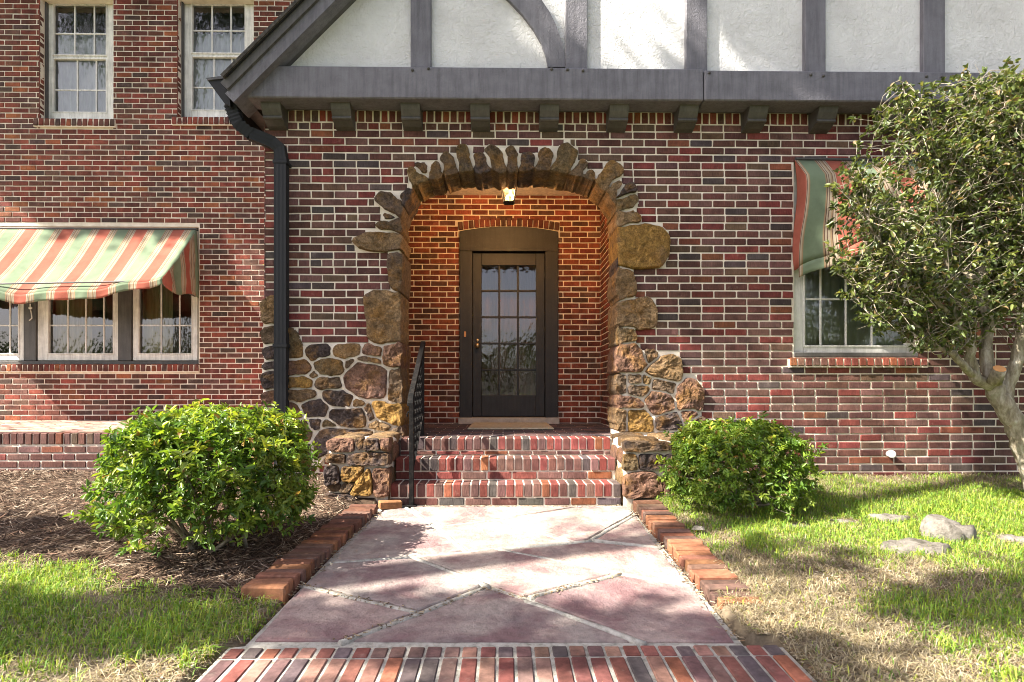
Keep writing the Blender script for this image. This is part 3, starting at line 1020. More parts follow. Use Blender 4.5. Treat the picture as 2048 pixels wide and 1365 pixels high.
def stone(poly, yf, prot, back, col, parent, rough=.012, name='stone', grow=.008):
    """a rough-faced stone: straight-sided outline, a broken front of a few tilted facets"""
    area = sum(poly[i][0]*poly[(i+1) % len(poly)][1]-poly[(i+1) % len(poly)][0]*poly[i][1] for i in range(len(poly)))
    if area < 0:
        poly = poly[::-1]
    n = 30
    if len(poly) > 20:                               # packed outline: pull back half a joint
        n = len(poly)
        p = list(poly)
    else:
        p = inset(list(poly), -.006)
        q2 = []
        for i in range(len(p)):                       # knock the corners off
            a, b, c_ = p[i-1], p[i], p[(i+1) % len(p)]
            q2 += [(b[0]*.88+a[0]*.12, b[1]*.88+a[1]*.12), (b[0]*.88+c_[0]*.12, b[1]*.88+c_[1]*.12)]
        p = resample(q2, n)
    cx = sum(a for a, b in p)/n; cz = sum(b for a, b in p)/n
    size = math.sqrt(abs(area)/2)
    prot = min(prot, size*.5)
    k_ = 1.0
    sd = random.uniform(0, 50)
    fac = []
    for _ in range(5):
        an = random.uniform(0, 6.283); sl_ = random.uniform(.05, .48)
        fac.append((math.cos(an)*sl_/size*.6, math.sin(an)*sl_/size*.6, random.uniform(.85, 1.2)))
    def front(xx, zz):
        h = min(1.12, min(c_+a*(xx-cx)+b*(zz-cz) for a, b, c_ in fac))
        return prot*max(.35, h)
    rings = [(1.0, 'b'), (1.0, 0.0), (.985, .66), (.945, .95), (.86, 1), (.74, 1), (.60, 1), (.45, 1), (.30, 1), (.14, 1)]
    V, F = [], []
    for ri, (sc, y) in enumerate(rings):
        for (a, b) in p:
            xx, zz = cx+(a-cx)*sc*k_, cz+(b-cz)*sc*k_
            if y == 'b':
                V.append((xx, yf+back, zz)); continue
            yy = yf-.002-front(xx, zz)*y
            amp = rough*min(1, size/.10)
            nv = noise.noise_vector((xx*14+sd, zz*14, sd))*amp + noise.noise_vector((xx*37+sd, zz*37, sd))*amp*.6 + noise.noise_vector((xx*80+sd, zz*80, sd))*amp*.35
            w_ = .35 if ri < 3 else 1.35
            V.append((xx+nv.x*.5*(1 if ri < 4 else .3), yy+nv.y*w_, zz+nv.z*.5*(1 if ri < 4 else .3)))
    V.append((cx, yf-front(cx, cz), cz))
    for ri in range(len(rings)-1):
        for i in range(n):
            k = (i+1) % n
            F.append((ri*n+i, ri*n+k, (ri+1)*n+k, (ri+1)*n+i))
    e = (len(rings)-1)*n
    for i in range(n):
        F.append((e+i, e+(i+1) % n, len(V)-1))
    mb = MB(); mb.grid(V, F)
    o = mb.build(name, M['stone'], parent, smooth=False, loc=(cx, yf, cz))
    k = random.uniform(.8, 1.2)
    setcol(o, tuple(x*k for x in col))
    return o
# mortar bed of the rubble stonework, its face just proud of the brick
sub = 2
ym = MB()
H2, W2 = MH//sub, MW//sub
sm2 = (smask & ~omask)[:H2*sub, :W2*sub].reshape(H2, sub, W2, sub).mean(axis=(1, 3)) > .5
idx = {}
def bv(i, j):
    if (i, j) not in idx:
        x, z = MX0+i*RES*sub, MZ0+j*RES*sub
        idx[i, j] = len(ym.v)
        ym.v.append((x+.003*noise.noise((x*40, z*40, 1)), -.017+.009*noise.noise((x*22, z*22, 5)), z+.003*noise.noise((x*40, z*40, 7))))
    return idx[i, j]
for j, i in np.argwhere(sm2):
    ym.f.append((bv(i, j), bv(i+1, j), bv(i+1, j+1), bv(i, j+1))); ym.c.append(None)
stone_arch = ym.build('stone_arch', M['mortar'], house, smooth=True)
for (c_, deep, q), ia in zip(SPOLY, isarch):
    stone(q, -.008, random.uniform(.035, .06) if deep else random.uniform(.024, .045), T+random.uniform(-.035, .0) if deep else .02, STC[c_], stone_arch, .013 if deep else .012, grow=.013 if ia else .008)

# ---- gable: stucco, timbers, beam, corbels
YS, YB = -0.15, -0.262                               # stucco plane, beam face
ang_u0, ang_u1 = at_y(562, 135, YS), at_y(697, 0, YS)
slope = (ang_u1.z-ang_u0.z)/(ang_u1.x-ang_u0.x)
BT, BBt = at_y(900, 134, YB).z, SOF-.024                 # beam top and bottom
PEAKX = 1.98
PEAKZ = ang_u0.z+slope*(PEAKX-ang_u0.x)
RX = 2*PEAKX-ang_u0.x
mb = MB()
gd = ang_u0.z-SOF-.05
gp = [(ang_u0.x-gd/slope, SOF+.05), (RX+gd/slope, SOF+.05), (PEAKX, PEAKZ)]
mb.prism(gp, YS, YS+.12)
mb.build('gable_panel', M['stucco'], house)
def board(mb, x0, x1, y0, y1, z0, z1, b=.006):
    mb.bbox(x0, x1, y0, y1, z0, z1, b)
def timber(name, u0, u1, mat='trim', y=-.196):
    x0, x1 = at_y(u0, 100, y).x, at_y(u1, 100, y).x
    xm = (x0+x1)/2
    zt = PEAKZ-abs(xm-PEAKX)*slope
    mb = MB(); board(mb, x0, x1, y, YS+.01, BT-.002, zt)
    return mb.build(name, M[mat], house)
for u0, u1 in ((821, 862), (1131, 1175), (1372, 1415), (1610, 1652), (1847, 1891)):
    timber('timber_post', u0, u1)
def brace(px_l, px_r):
    a = [at_y(u, v, -.190) for u, v in px_l]; b = [at_y(u, v, -.190) for u, v in px_r]
    mb = MB()
    for i in range(len(a)-1):
        q = [(a[i].x, a[i].z), (b[i].x, b[i].z), (b[i+1].x, b[i+1].z), (a[i+1].x, a[i+1].z)]
        mb.prism(q, -.190, YS+.01)
    mb.build('curved_brace', M['trim'], house)
brace([(1096, 134), (1092, 112), (1083, 86), (1067, 58), (1046, 30), (1018, 0), (985, -30), (945, -60)],
      [(1130, 134), (1129, 108), (1122, 78), (1111, 48), (1099, 24), (1083, 0), (1055, -30), (1020, -64)])
brace([(1417, 134), (1418, 108), (1425, 72), (1436, 40), (1448, 12), (1462, -10), (1490, -40), (1525, -70)][::1],
      [(1419, 134), (1421, 108), (1428, 73), (1439, 41), (1451, 13), (1465, -9), (1493, -39), (1528, -69)]) if False else None
x_seam = at_y(1408, 160, YB).x
xb0 = at_y(468, 190, YB).x
for k, (xa, xb) in enumerate(((xb0, x_seam-.003), (x_seam+.003, XR+.2))):
    mb = MB(); board(mb, xa, xb, YB - .004*k, YS+.1, BBt-.001, BT - .012*k, .009)
    beam = mb.build('beam', M['trim'], house)
    for u, v in ((825, 141), (857, 138), (1103, 139), (1135, 140), (1166, 142)) if k == 0 else ((1418, 147), (1621, 151), (1646, 153), (1852, 154), (1883, 155)):
        p = at_y(u, v, YB)
        mb = MB()
        V, F = [], []
        for a_, (r_, d_) in enumerate(((.013, .0), (.0125, .008), (.008, .014), (.003, .0165))):
            for t in range(8):
                V.append((p.x+r_*math.cos(t*math.pi/4), p.y-.003*k-d_, p.z+r_*math.sin(t*math.pi/4)))
        for a_ in range(3):
            for t in range(8):
                F.append((a_*8+t, a_*8+(t+1) % 8, a_*8+8+(t+1) % 8, a_*8+8+t))
        F.append(tuple(range(24, 32)))
        mb.grid(V, F)
        mb.build('bolt', M['trim_dark'], beam, smooth=True)
mb = MB(); mb.box(XL-.05, XR+.15, YB+.05, .012, SOF, SOF+.03); mb.box(XL-.3, XL-.05, -.1, 2.3, SOF-.02, SOF+.03)
mb.build('soffit', M['corbel'], house)
prof = [(0, 0), (-.20, 0), (-.20, -.022), (-.186, -.034), (-.184, -.05), (-.170, -.09), (-.148, -.128), (-.136, -.146), (-.143, -.156), (-.144, -.172), (-.134, -.182), (-.115, -.184), (-.06, -.214), (0, -.23)]
u = 543.0
ci = 0
while u < 2080:
    x = at_y(u, 225, -.16).x
    hw = .083
    mb = MB()
    n = len(prof)
    V = [(x-hw, y, SOF-.001+z*.8) for y, z in prof] + [(x+hw, y, SOF-.001+z*.8) for y, z in prof]
    F = [tuple(range(n)), tuple(range(2*n-1, n-1, -1))] + [(i, i+n, (i+1) % n+n, (i+1) % n) for i in range(n)]
    mb.grid(V, [tuple(reversed(f)) for f in F])
    mb.box(x-hw-.012, x+hw+.012, -.19, .0, SOF-.016, SOF-.0015)
    mb.build('corbel', M['corbel'], house)
    u += 139.0; ci += 1

# ---- bargeboards of the left and right roof slopes, roof, eave gutter
def rake(side):
    ca, sa = math.cos(math.atan(slope)), math.sin(math.atan(slope))
    L1 = (PEAKX-ang_u0.x)/ca
    def sdist(u0, Y):                              # distance from the stucco's edge of the line that meets the photo's top at column u0
        p = at_y(u0, 0, Y)
        return -sa*(p.x-ang_u0.x)+ca*(p.z-ang_u0.z)
    def along(u, v, Y):
        p = at_y(u, v, Y)
        return ca*(p.x-ang_u0.x)+sa*(p.z-ang_u0.z)
    bands = [(703, 684, .05, 'trim_dark', 150), (684, 672, .10, 'trim_dark', 165), (672, 637, .185, 'trim', 196), (637, 633, .198, 'trim_dark', 180), (633, 606, .208, 'corbel', 172), (606, 597, .226, 'black', 152)]  # the shadow between frieze and fascia is put in as the second, dark band
    def slab(s0, s1, t0, ya, yb, name, mat):
        V = []
        for t in (t0, L1):
            for s_ in (s0, s1):
                for y in (ya, yb):
                    x = ang_u0.x+ca*t-sa*s_; z = ang_u0.z+sa*t+ca*s_
                    if t == L1:
                        k = (PEAKX-x)/ca
                        x, z = PEAKX, z+k*sa
                    if side < 0:
                        x = 2*PEAKX-x
                    V.append((x, y, z))
        F = [(0, 4, 6, 2), (1, 3, 7, 5), (0, 1, 5, 4), (2, 6, 7, 3), (0, 2, 3, 1), (4, 5, 7, 6)]
        mb = MB(); mb.grid(V, F if side > 0 else [tuple(reversed(f)) for f in F])
        mb.build(name, M[mat], house)
    for ua, ub, pr, mat, ve in bands:
        Y = YS-pr
        um = (ua+ub)/2-ve
        slab(sdist(ua, Y)+.001, sdist(ub, Y)-.001, along(um, ve, Y), Y, YS+.10, 'bargeboard', mat)
    Y = YS-.245
    slab(sdist(599, Y), sdist(590, Y), along(442, 151, Y), Y, 7.5, 'roof', 'shingle')
rake(1); rake(-1)
# gutter along the left eave (seen end-on) with its downspout
ga = [at_y(u, v, -.28) for u, v in ((413, 158), (456, 153), (461, 214), (448, 206), (432, 184))]
mb = MB(); mb.prism([(p.x, p.z) for p in ga][::-1], -.285, 2.3)
gutter = mb.build('gutter', M['black'], house)
mb = MB()
gb = [at_y(u, v, -.288) for u, v in ((413, 157), (455, 152), (456, 157), (416, 162))]
mb.prism([(p.x, p.z) for p in gb][::-1], -.295, 2.3)
mb.build('gutter_rim', M['trim_dark'], gutter)
XD = at_y(563, 600, -.07).x
p0, p1, p2 = at_y(464, 214, -.20), at_y(476, 248, -.20), at_y(500, 268, -.17)
p3, p4, p5 = at_y(545, 286, -.09), at_y(560, 297, -.075), at_y(563, 315, -.07)
def spout(mb, path, hw, hd, rib=0.0):
    n0 = len(mb.v)
    prev = None
    prof_ = []
    for k in range(4):
        a0 = [(-1, -1), (1, -1), (1, 1), (-1, 1)][k]; a1 = [(1, -1), (1, 1), (-1, 1), (-1, -1)][k]
        for q in range(6):
            t = q/6
            r_ = 1.0 - (rib if q % 2 else 0)
            prof_.append(((a0[0]*(1-t)+a1[0]*t)*hw*r_, (a0[1]*(1-t)+a1[1]*t)*hd*r_))
    n = len(prof_)
    for i, p in enumerate(path):
        d = (path[min(i+1, len(path)-1)]-path[max(0, i-1)]).normalized()
        yv = Vector((0, 1, 0)); xv = yv.cross(d).normalized()
        if xv.x < 0:
            xv = -xv
        yv2 = d.cross(xv).normalized()
        if yv2.y < 0:
            yv2 = -yv2
        for a, b in prof_:
            mb.v.append(tuple(p+xv*a+yv2*b))
    for i in range(len(path)-1):
        for k in range(n):
            k2 = (k+1) % n
            mb.f.append((n0+i*n+k, n0+i*n+k2, n0+(i+1)*n+k2, n0+(i+1)*n+k)); mb.c.append(None)
mb = MB()
spout(mb, [p5, Vector((XD, -.07, 2.2)), Vector((XD, -.07, 1.2)), Vector((XD, -.07, .25))], .052, .038, .05)
downspout = mb.build('downspout', M['black'], house)
mb = MB(); spout(mb, [p2, p3, p4, p5+Vector((0, 0, -.02))], .05, .038, .04)
mb.build('downspout_elbow', M['black'], downspout)
mb = MB()
for i in range(9):
    t = i/8
    c0 = p0.lerp(p1, min(1, t*1.6)) if t < .6 else p1.lerp(p2, (t-.6)/.4)
    c1_t = min(1, t+.1)
    c1 = p0.lerp(p1, min(1, c1_t*1.6)) if c1_t < .6 else p1.lerp(p2, (c1_t-.6)/.4)
    dr = (c1-c0) if (c1-c0).length > 1e-4 else (p2-p1)
    dr = dr.normalized()*.012
    spout(mb, [c0-dr, c0-dr*.1, c0+dr*.1, c0+dr], .047 if i % 1 == 0 else .05, .036)
    spout(mb, [c0-dr*.35, c0+dr*.35], .053, .041)
spout(mb, [p0, p1, p2], .044, .034)
mb.build('downspout_elbow', M['black'], downspout)
for z in (2.95, 1.35):
    mb = MB(); mb.bbox(XD-.062, XD+.062, -.114, .004, z, z+.03, .003)
    mb.build('strap', M['black'], downspout)

# ---- wing eave and roof above the frame
mb = MB()
mb.box(WXL-.4, XL-.2, YW-.45, YW+.1, WTOP, WTOP+.03)
mb.box(WXL-.4, XL-.2, YW-.47, YW-.45, WTOP-.02, WTOP+.16)
mb.build('wing_eave', M['trim_dark'], house)
mb = MB()
mb.poly([(WXL-.4, YW-.5, WTOP+.17), (6, YW-.5, WTOP+.17), (6, 6.5, WTOP+3.6), (WXL-.4, 6.5, WTOP+3.6)])
mb.poly([(WXL-.4, YW-.5, WTOP+.12), (WXL-.4, 6.5, WTOP+3.55), (6, 6.5, WTOP+3.55), (6, YW-.5, WTOP+.12)])
mb.build('roof', M['shingle'], house)
mb = MB()                                          # solid back of the house so no light leaks through
mb.poly([(WXL, 6.4, 0), (WXL, YW, 0), (WXL, YW, WTOP), (WXL, 6.4, WTOP)][::-1])
mb.poly([(WXL, 6.4, 0), (XR, 6.4, 0), (XR, 6.4, WTOP+3), (WXL, 6.4, WTOP+3)][::-1])
mb.poly([(XR, .008, 0), (XR, 6.4, 0), (XR, 6.4, SOF+.5), (XR, .008, SOF+.5)])
mb.poly([(XL, YW+.02, SOF), (XR, YW+.02, SOF), (XR, YW+.02, WTOP), (XL, YW+.02, WTOP)])
mb.build('rear_wall', M['mortar'], house)

# ---- windows
def window(label, y, op, rec, sashes, mat='white', curtains=(), depth=.55, inner=M['interior'], fw=None):
    """op: opening (x0,x1,z0,z1) on the wall; sashes: [(glass px rect, [vertical bars px], [horizontal bars px])] at y+rec"""
    yf = y+rec
    x0, x1, z0, z1 = op
    gl = []
    for (u0, v0, u1, v1), vb, hb in sashes:
        a, b = at_y(u0, v0, yf), at_y(u1, v1, yf)
        gl.append((a.x, b.x, b.z, a.z, [at_y(q, v0, yf).x for q in vb], [at_y(u0, q, yf).z for q in hb]))
    gx0 = min(g[0] for g in gl); gx1 = max(g[1] for g in gl); gz0 = min(g[2] for g in gl); gz1 = max(g[3] for g in gl)
    mb = MB()
    e = .003
    mb.bbox(x0+e, gx0, yf-.012, yf+.05, z0+e, z1-e, .004)
    mb.bbox(gx1, x1-e, yf-.012, yf+.05, z0+e, z1-e, .004)
    mb.bbox(gx0+.001, gx1-.001, yf-.010, yf+.05, z0+e, gz0, .004)
    mb.bbox(gx0+.001, gx1-.001, yf-.010, yf+.05, gz1, z1-e, .004)
    s = sorted(gl, key=lambda g: g[2])
    if len(s) > 1:
        mb.bbox(gx0+.001, gx1-.001, yf-.004, yf+.05, s[0][3], s[1][2], .003)
    # inner bead
    for g in gl:
        mb.bbox(g[0]-.004, g[0]+.012, yf-.018, yf+.02, g[2]-.004, g[3]+.004, .002)
        mb.bbox(g[1]-.012, g[1]+.004, yf-.018, yf+.02, g[2]-.004, g[3]+.004, .002)
        mb.bbox(g[0]+.012, g[1]-.012, yf-.0175, yf+.02, g[2]-.004, g[2]+.012, .002)
        mb.bbox(g[0]+.012, g[1]-.012, yf-.0175, yf+.02, g[3]-.012, g[3]+.004, .002)
    win = mb.build('window', M[mat], house)
    for g in gl:
        xs = [g[0]] + g[4] + [g[1]]; zs = [g[2]] + sorted(g[5]) + [g[3]]
        for xb in g[4]:
            mb = MB(); mb.bbox(xb-.009, xb+.009, yf+.012, yf+.034, g[2], g[3], .003)
            mb.build('glazing_bar', M[mat], win)
        for zb in g[5]:
            mb = MB(); mb.bbox(g[0], g[1], yf+.014, yf+.036, zb-.009, zb+.009, .003)
            mb.build('glazing_bar', M[mat], win)
        for xa, xb in zip(xs[:-1], xs[1:]):
            for za, zb in zip(zs[:-1], zs[1:]):
                mb = MB()
                tl = random.gauss(0, .0012)
                mb.poly([(xa, yf+.022+tl, za), (xb, yf+.022-tl, za), (xb, yf+.022, zb), (xa, yf+.022, zb)])
                mb.build('pane', M['glass'], win)
    mb = MB()
    yb = yf+.05
    bx = (x0+e, x1-e, z0+e, z1-e)
    mb.poly([(bx[0], yb+depth, bx[2]), (bx[1], yb+depth, bx[2]), (bx[1], yb+depth, bx[3]), (bx[0], yb+depth, bx[3])])
    mb.poly([(bx[0], yb, bx[2]), (bx[0], yb+depth, bx[2]), (bx[0], yb+depth, bx[3]), (bx[0], yb, bx[3])])
    mb.poly([(bx[1], yb, bx[2]), (bx[1], yb, bx[3]), (bx[1], yb+depth, bx[3]), (bx[1], yb+depth, bx[2])])
    mb.poly([(bx[0], yb, bx[3]), (bx[0], yb+depth, bx[3]), (bx[1], yb+depth, bx[3]), (bx[1], yb, bx[3])])
    mb.poly([(bx[0], yb, bx[2]), (bx[1], yb, bx[2]), (bx[1], yb+depth, bx[2]), (bx[0], yb+depth, bx[2])])
    mb.build('interior', inner, win)
    for cx0, cx1, tz0, tz1, mt, dp in curtains:       # fractions of the opening
        xa, xb = x0+(x1-x0)*cx0, x0+(x1-x0)*cx1
        za, zb = z0+(z1-z0)*tz0, z0+(z1-z0)*tz1
        n = max(8, int((xb-xa)/.012)); V = []; F = []
        for i in range(n+1):
            t = i/n
            yy = yb+dp+.018*math.sin(t*(xb-xa)*75)+.01*math.sin(t*(xb-xa)*31+1)
            V += [(xa+(xb-xa)*t, yy, za), (xa+(xb-xa)*t, yy, zb)]
            if i:
                F.append((2*i-2, 2*i, 2*i+1, 2*i-1))
        mb = MB(); mb.grid(V, F); mb.build('curtain', M[mt], win, smooth=True)
    return win, gl
yA = YW+.13
window('a', YW, WOP[0], .13, [((107, 8, 215, 113), [148, 187], [66]), ((107, 118, 215, 227), [153, 191], [179])],
       curtains=[(.01, .99, 0.0, .80, 'lace', .05)])
window('b', YW, WOP[1], .13, [((384, 6, 492, 109), [423, 461], [60]), ((384, 114, 492, 223), [427, 463], [174])],
       curtains=[(.01, .99, 0.0, .80, 'lace', .05)])
for r in WOP[:2]:                                  # dark painted jamb boards
    mb = MB(); mb.bbox(r[0]+.004, r[0]+.02, YW+.072, YW+.118, r[2], r[3], .002)
    mb.build('jamb_board', M['trim_dark'], house)
yC = YW+.09
def pxr(u0, v0, u1, v1, y):
    a, b = at_y(u0, v0, y), at_y(u1, v1, y)
    return (a.x, b.x, b.z, a.z)
for (u0, u1), (g0, g1), bars, cur in (((-88, 50), (-76, 40), [-38, 18], [(.0, .3, 0, 1, 'curtain', .10)]),
                                      ((76, 238), (97, 229), [134, 170, 206], [(.05, .55, 0, 1, 'curtain', .12)]),
                                      ((266, 396), (277, 386), [321, 358], [(.02, .5, 0, 1, 'curtain', .12)])):
    window('c', yC-.0, pxr(u0, 462, u1, 722, yC), .0, [((g0, 474, g1, 709), bars, [560, 651])], curtains=cur)
mb = MB()
for u0, u1 in ((50.6, 75.4), (238.6, 265.4)):
    r = pxr(u0, 456, u1, 722, yC)
    mb.bbox(r[0], r[1], yC-.03, yC+.06, r[2], r[3], .004)
r = pxr(-95, 722.5, 397, 729, yC); mb.bbox(r[0], WOP[2][1]-.003, yC-.05, yC+.06, r[2]-.02, r[3]-.001, .004)
r = pxr(-95, 452, 397, 461, yC); mb.bbox(r[0], WOP[2][1]-.003, yC-.03, yC+.06, r[2]+.003, r[3]+.05, .004)
mb.build('window_casing', M['casing'], house)
window('d', 0, RW, .07, [((1606, 330, 1812, 694), [1643, 1694, 1746], [500, 598])], curtains=[(.02, .98, 0, 1, 'blind', .06)], depth=.6)
mb = MB(); mb.bbox(RW[0]-.0, RW[1], -.004, .05, RW[2]-.002, RW[2]+.038, .004)
mb.build('sill_board', M['casing'], house)

# rowlock sills
def sill(x0, x1, z0, z1, yface, pal, proj=.03):
    mb = MB(); mb.box(x0+.002, x1-.002, yface-proj+.008, yface+.12, z0-.006, z1-.004)
    s = mb.build('window_sill', M['mortar'], house)
    n = max(3, round((x1-x0)/.0685)); dx = (x1-x0)/n
    for i in range(n):
        brick_obj(x0+dx*(i+.5), yface-proj+.07+random.gauss(0, .002), (z0+z1)/2+random.gauss(0, .001), dx-.011, .14, z1-z0, pick(pal), s, rot=(math.radians(-7)+random.gauss(0, .01), random.gauss(0, .02), 0))
sill(RSILL[0], RSILL[1], RSILL[2]+.004, RSILL[3], 0, PAL_WARM, .035)
for (a, b), pad in ((WIN_A, .07), (WIN_B, .07)):
    sill(a.x-pad, b.x+.04, b.z-.098, b.z-.004, YW, PAL_WARM, .03)
sill(WOP[2][0]-.05, WOP[2][1]+.02, WOP[2][2]-.098, WOP[2][2]-.006, YW, PAL_WARM, .03)

# ---- front door
yd = YP
def dz(v): return at_y(1000, v, yd).z
def dxx(u): return at_y(u, 600, yd).x
mb = MB()
jz = dz(846)
mb.bbox(DX0+.002, dxx(945), yd-.03, yd+.12, jz, dz(503), .006)
mb.bbox(dxx(1090), DX1-.002, yd-.03, yd+.12, jz, dz(503), .006)
hx0, hx1, hz0 = DX0+.002, DX1-.002, dz(503)
n = 12
top = [(hx1+(hx0-hx1)*i/n, DZ1-.008+.062*(1-(2*i/n-1)**2)) for i in range(n+1)]
mb.prism([(hx0, hz0+.001), (hx1, hz0+.001)]+top, yd-.032, yd+.12)
mb.bbox(dxx(941), dxx(1094), yd-.045, yd-.034, dz(504), dz(499), .002)
door_frame = mb.build('door_frame', M['bronze'], house)
mb = MB(); mb.bbox(dxx(928.5), dxx(932.5), yd-.042, yd-.031, dz(675), dz(664), .002)
mb.build('doorbell', M['bell'], door_frame)
mb = MB()
dl, drr, dt, db = dxx(945.5), dxx(1089.5), dz(505), dz(834)
gu, gv = [963, 998.5, 1036, 1072], [530, 581, 634, 687, 740, 791]
yl = yd+.03
mb.bbox(dl, dxx(963), yl, yl+.045, db, dt, .004)
mb.bbox(dxx(1072), drr, yl, yl+.045, db, dt, .004)
mb.bbox(dxx(963)+.0005, dxx(1072)-.0005, yl+.001, yl+.045, dz(530), dt, .004)
mb.bbox(dxx(963)+.0005, dxx(1072)-.0005, yl+.001, yl+.045, db, dz(791), .004)
door = mb.build('door', M['bronze'], house)
for uu in gu[1:3]:
    mb = MB(); mb.bbox(dxx(uu)-.012, dxx(uu)+.012, yl+.006, yl+.04, dz(791), dz(530), .004); mb.build('glazing_bar', M['bronze'], door)
for vv in gv[1:5]:
    mb = MB(); mb.bbox(dxx(963), dxx(1072), yl+.008, yl+.04, dz(vv)-.012, dz(vv)+.012, .004); mb.build('glazing_bar', M['bronze'], door)
for i in range(3):
    for j in range(5):
        mb = MB(); t = random.gauss(0, .0008)
        mb.poly([(dxx(gu[i]), yl+.024+t, dz(gv[j+1])), (dxx(gu[i+1]), yl+.024-t, dz(gv[j+1])), (dxx(gu[i+1]), yl+.024, dz(gv[j])), (dxx(gu[i]), yl+.024, dz(gv[j]))])
        mb.build('pane', M['glass'], door)
kp = at_y(955, 692, yl)
def knob_prof(mb, p, prof_, sides=14):
    V, F = [], []
    for r_, d_ in prof_:
        for t in range(sides):
            a = 2*math.pi*t/sides
            V.append((p.x+r_*math.cos(a), p.y-d_, p.z+r_*math.sin(a)))
    for i in range(len(prof_)-1):
        for t in range(sides):
            F.append((i*sides+t, i*sides+(t+1) % sides, (i+1)*sides+(t+1) % sides, (i+1)*sides+t))
    F.append(tuple((len(prof_)-1)*sides+t for t in range(sides)))
    mb.grid(V, F)
mb = MB(); knob_prof(mb, kp, [(.028, 0), (.028, .006), (.012, .01), (.011, .035), (.026, .042), (.030, .055), (.024, .068), (.008, .073)])
mb.build('knob', M['brass'], door, smooth=True)
mb = MB(); knob_prof(mb, at_y(955, 681, yl), [(.016, 0), (.016, .008), (.006, .011)]); mb.build('lock', M['brass'], door)
for v in (550, 660, 775):
    mb = MB(); mb.bbox(drr-.004, drr+.012, yl-.012, yl+.01, dz(v+6), dz(v-6), .002); mb.build('hinge', M['bronze'], door)
mb = MB(); mb.box(DX0+.01, DX1-.01, yd+.9, yd+1.0, FLOOR-.05, DZ1); mb.box(DX0-.0, DX0+.01, yd+.13, yd+.9, FLOOR-.05, DZ1); mb.box(DX1-.01, DX1, yd+.13, yd+.9, FLOOR-.05, DZ1)
mb.box(DX0+.01, DX1-.01, yd+.13, yd+.9, FLOOR-.06, FLOOR-.001); mb.box(DX0+.01, DX1-.01, yd+.13, yd+.9, DZ1-.01, DZ1)
mb.build('hallway', M['hall'], house)
mb = MB(); mb.bbox(DX0-.01, DX1+.01, yd-.10, yd+.13, FLOOR-.03, dz(836)+.004, .008)
mb.build('threshold', M['limestone'], house)

# porch floor of flat bricks
pf = MB()
mb = MB(); mb.box(PX0, PX1, -.19, YP, FLOOR-.2, FLOOR-.006)
porch_floor = mb.build('porch_floor', M['mortar'], house)
y = .02; k = 0
while y < YP:
    x = PX0-(.1 if k % 2 else 0)
    while x < PX1:
        xa, xb = max(x, PX0), min(x+.198, PX1)
        if xb-xa > .02 and not (y < T and (xb < ARCH[1][0] or xa > ARCH[-1][0])):
            pf.bbox(xa, xb, y, min(y+.095, YP-.001), FLOOR-.03, FLOOR-.001+random.gauss(0, .0012), .004, pick([((.11, .075, .07), .5), ((.075, .06, .062), .3), ((.15, .085, .075), .2)]))
        x += .2075
    y += .104; k += 1
pf.build('floor_brick', M['paver_mass'], porch_floor, kind='stuff')

# ventilation pipe stub low on the right wall
p = at_y(1778, 908, 0)
mb = MB(); knob_prof(mb, Vector((p.x, .02, p.z)), [(.028, 0), (.028, .050), (.034, .051), (.034, .066), (.028, .07), (.01, .072)], 16)
mb.build('pipe_stub', M['white'], house)
# small cleat and cord on the mullion
p = at_y(62, 622, yC-.03)
mb = MB(); mb.tube([(p.x, p.y-.012, p.z+.09), (p.x, p.y-.014, p.z+.03), (p.x+.02, p.y-.02, p.z-.03), (p.x+.028, p.y-.02, p.z-.10), (p.x-.005, p.y-.02, p.z-.13)], .007, 6)
mb.bbox(p.x-.02, p.x+.02, p.y-.02, p.y, p.z+.02, p.z+.05, .004)
mb.build('cord_cleat', M['white'], house)

# ================================================================== LEFT TERRACE
YT, ZT = .14, .585
ter = empty('brick_terrace', (-5.0, YT, .2), label='low brick terrace with an upright brick edge below the striped awning', category='terrace')
mb = MB(); mb.box(WXL, XL-.02, YT+.012, YW, 0, ZT-.008)
core = mb.build('terrace_core', M['mortar'], ter)
x = XL-.03
while x > -6.4:
    brick_obj(x-.03, YT+.10+random.gauss(0, .003), ZT-.05, .058, .2, .1, pick(PAL), core, rot=(random.gauss(0, .01), random.gauss(0, .01), random.gauss(0, .01)))
    x -= .0685
for k in range(4):
    x = XL-.03-(.1 if k % 2 else 0)
    while x > -6.4:
        xa = x-LEN+.011
        brick_obj((x+xa)/2, YT+.036, ZT-.115-.034-k*COURSE, x-xa, .06, COURSE-.012, pick(PAL), core)
        x -= LEN
tp = MB()
y = YT+.21; k = 0
while y < YW-.01:
    x = XL-.03-(.1 if k % 2 else 0)
    while x > WXL+.3:
        tp.bbox(x-.195, x, y, min(y+.094, YW-.006), ZT-.04, ZT-.002+random.gauss(0, .0015), .004, pick([((.34, .22, .17), .5), ((.28, .15, .12), .3), ((.38, .30, .23), .2)]))
        x -= .2055
    y += .104; k += 1
tp.build('paving', M['paver_mass'], ter, kind='stuff')

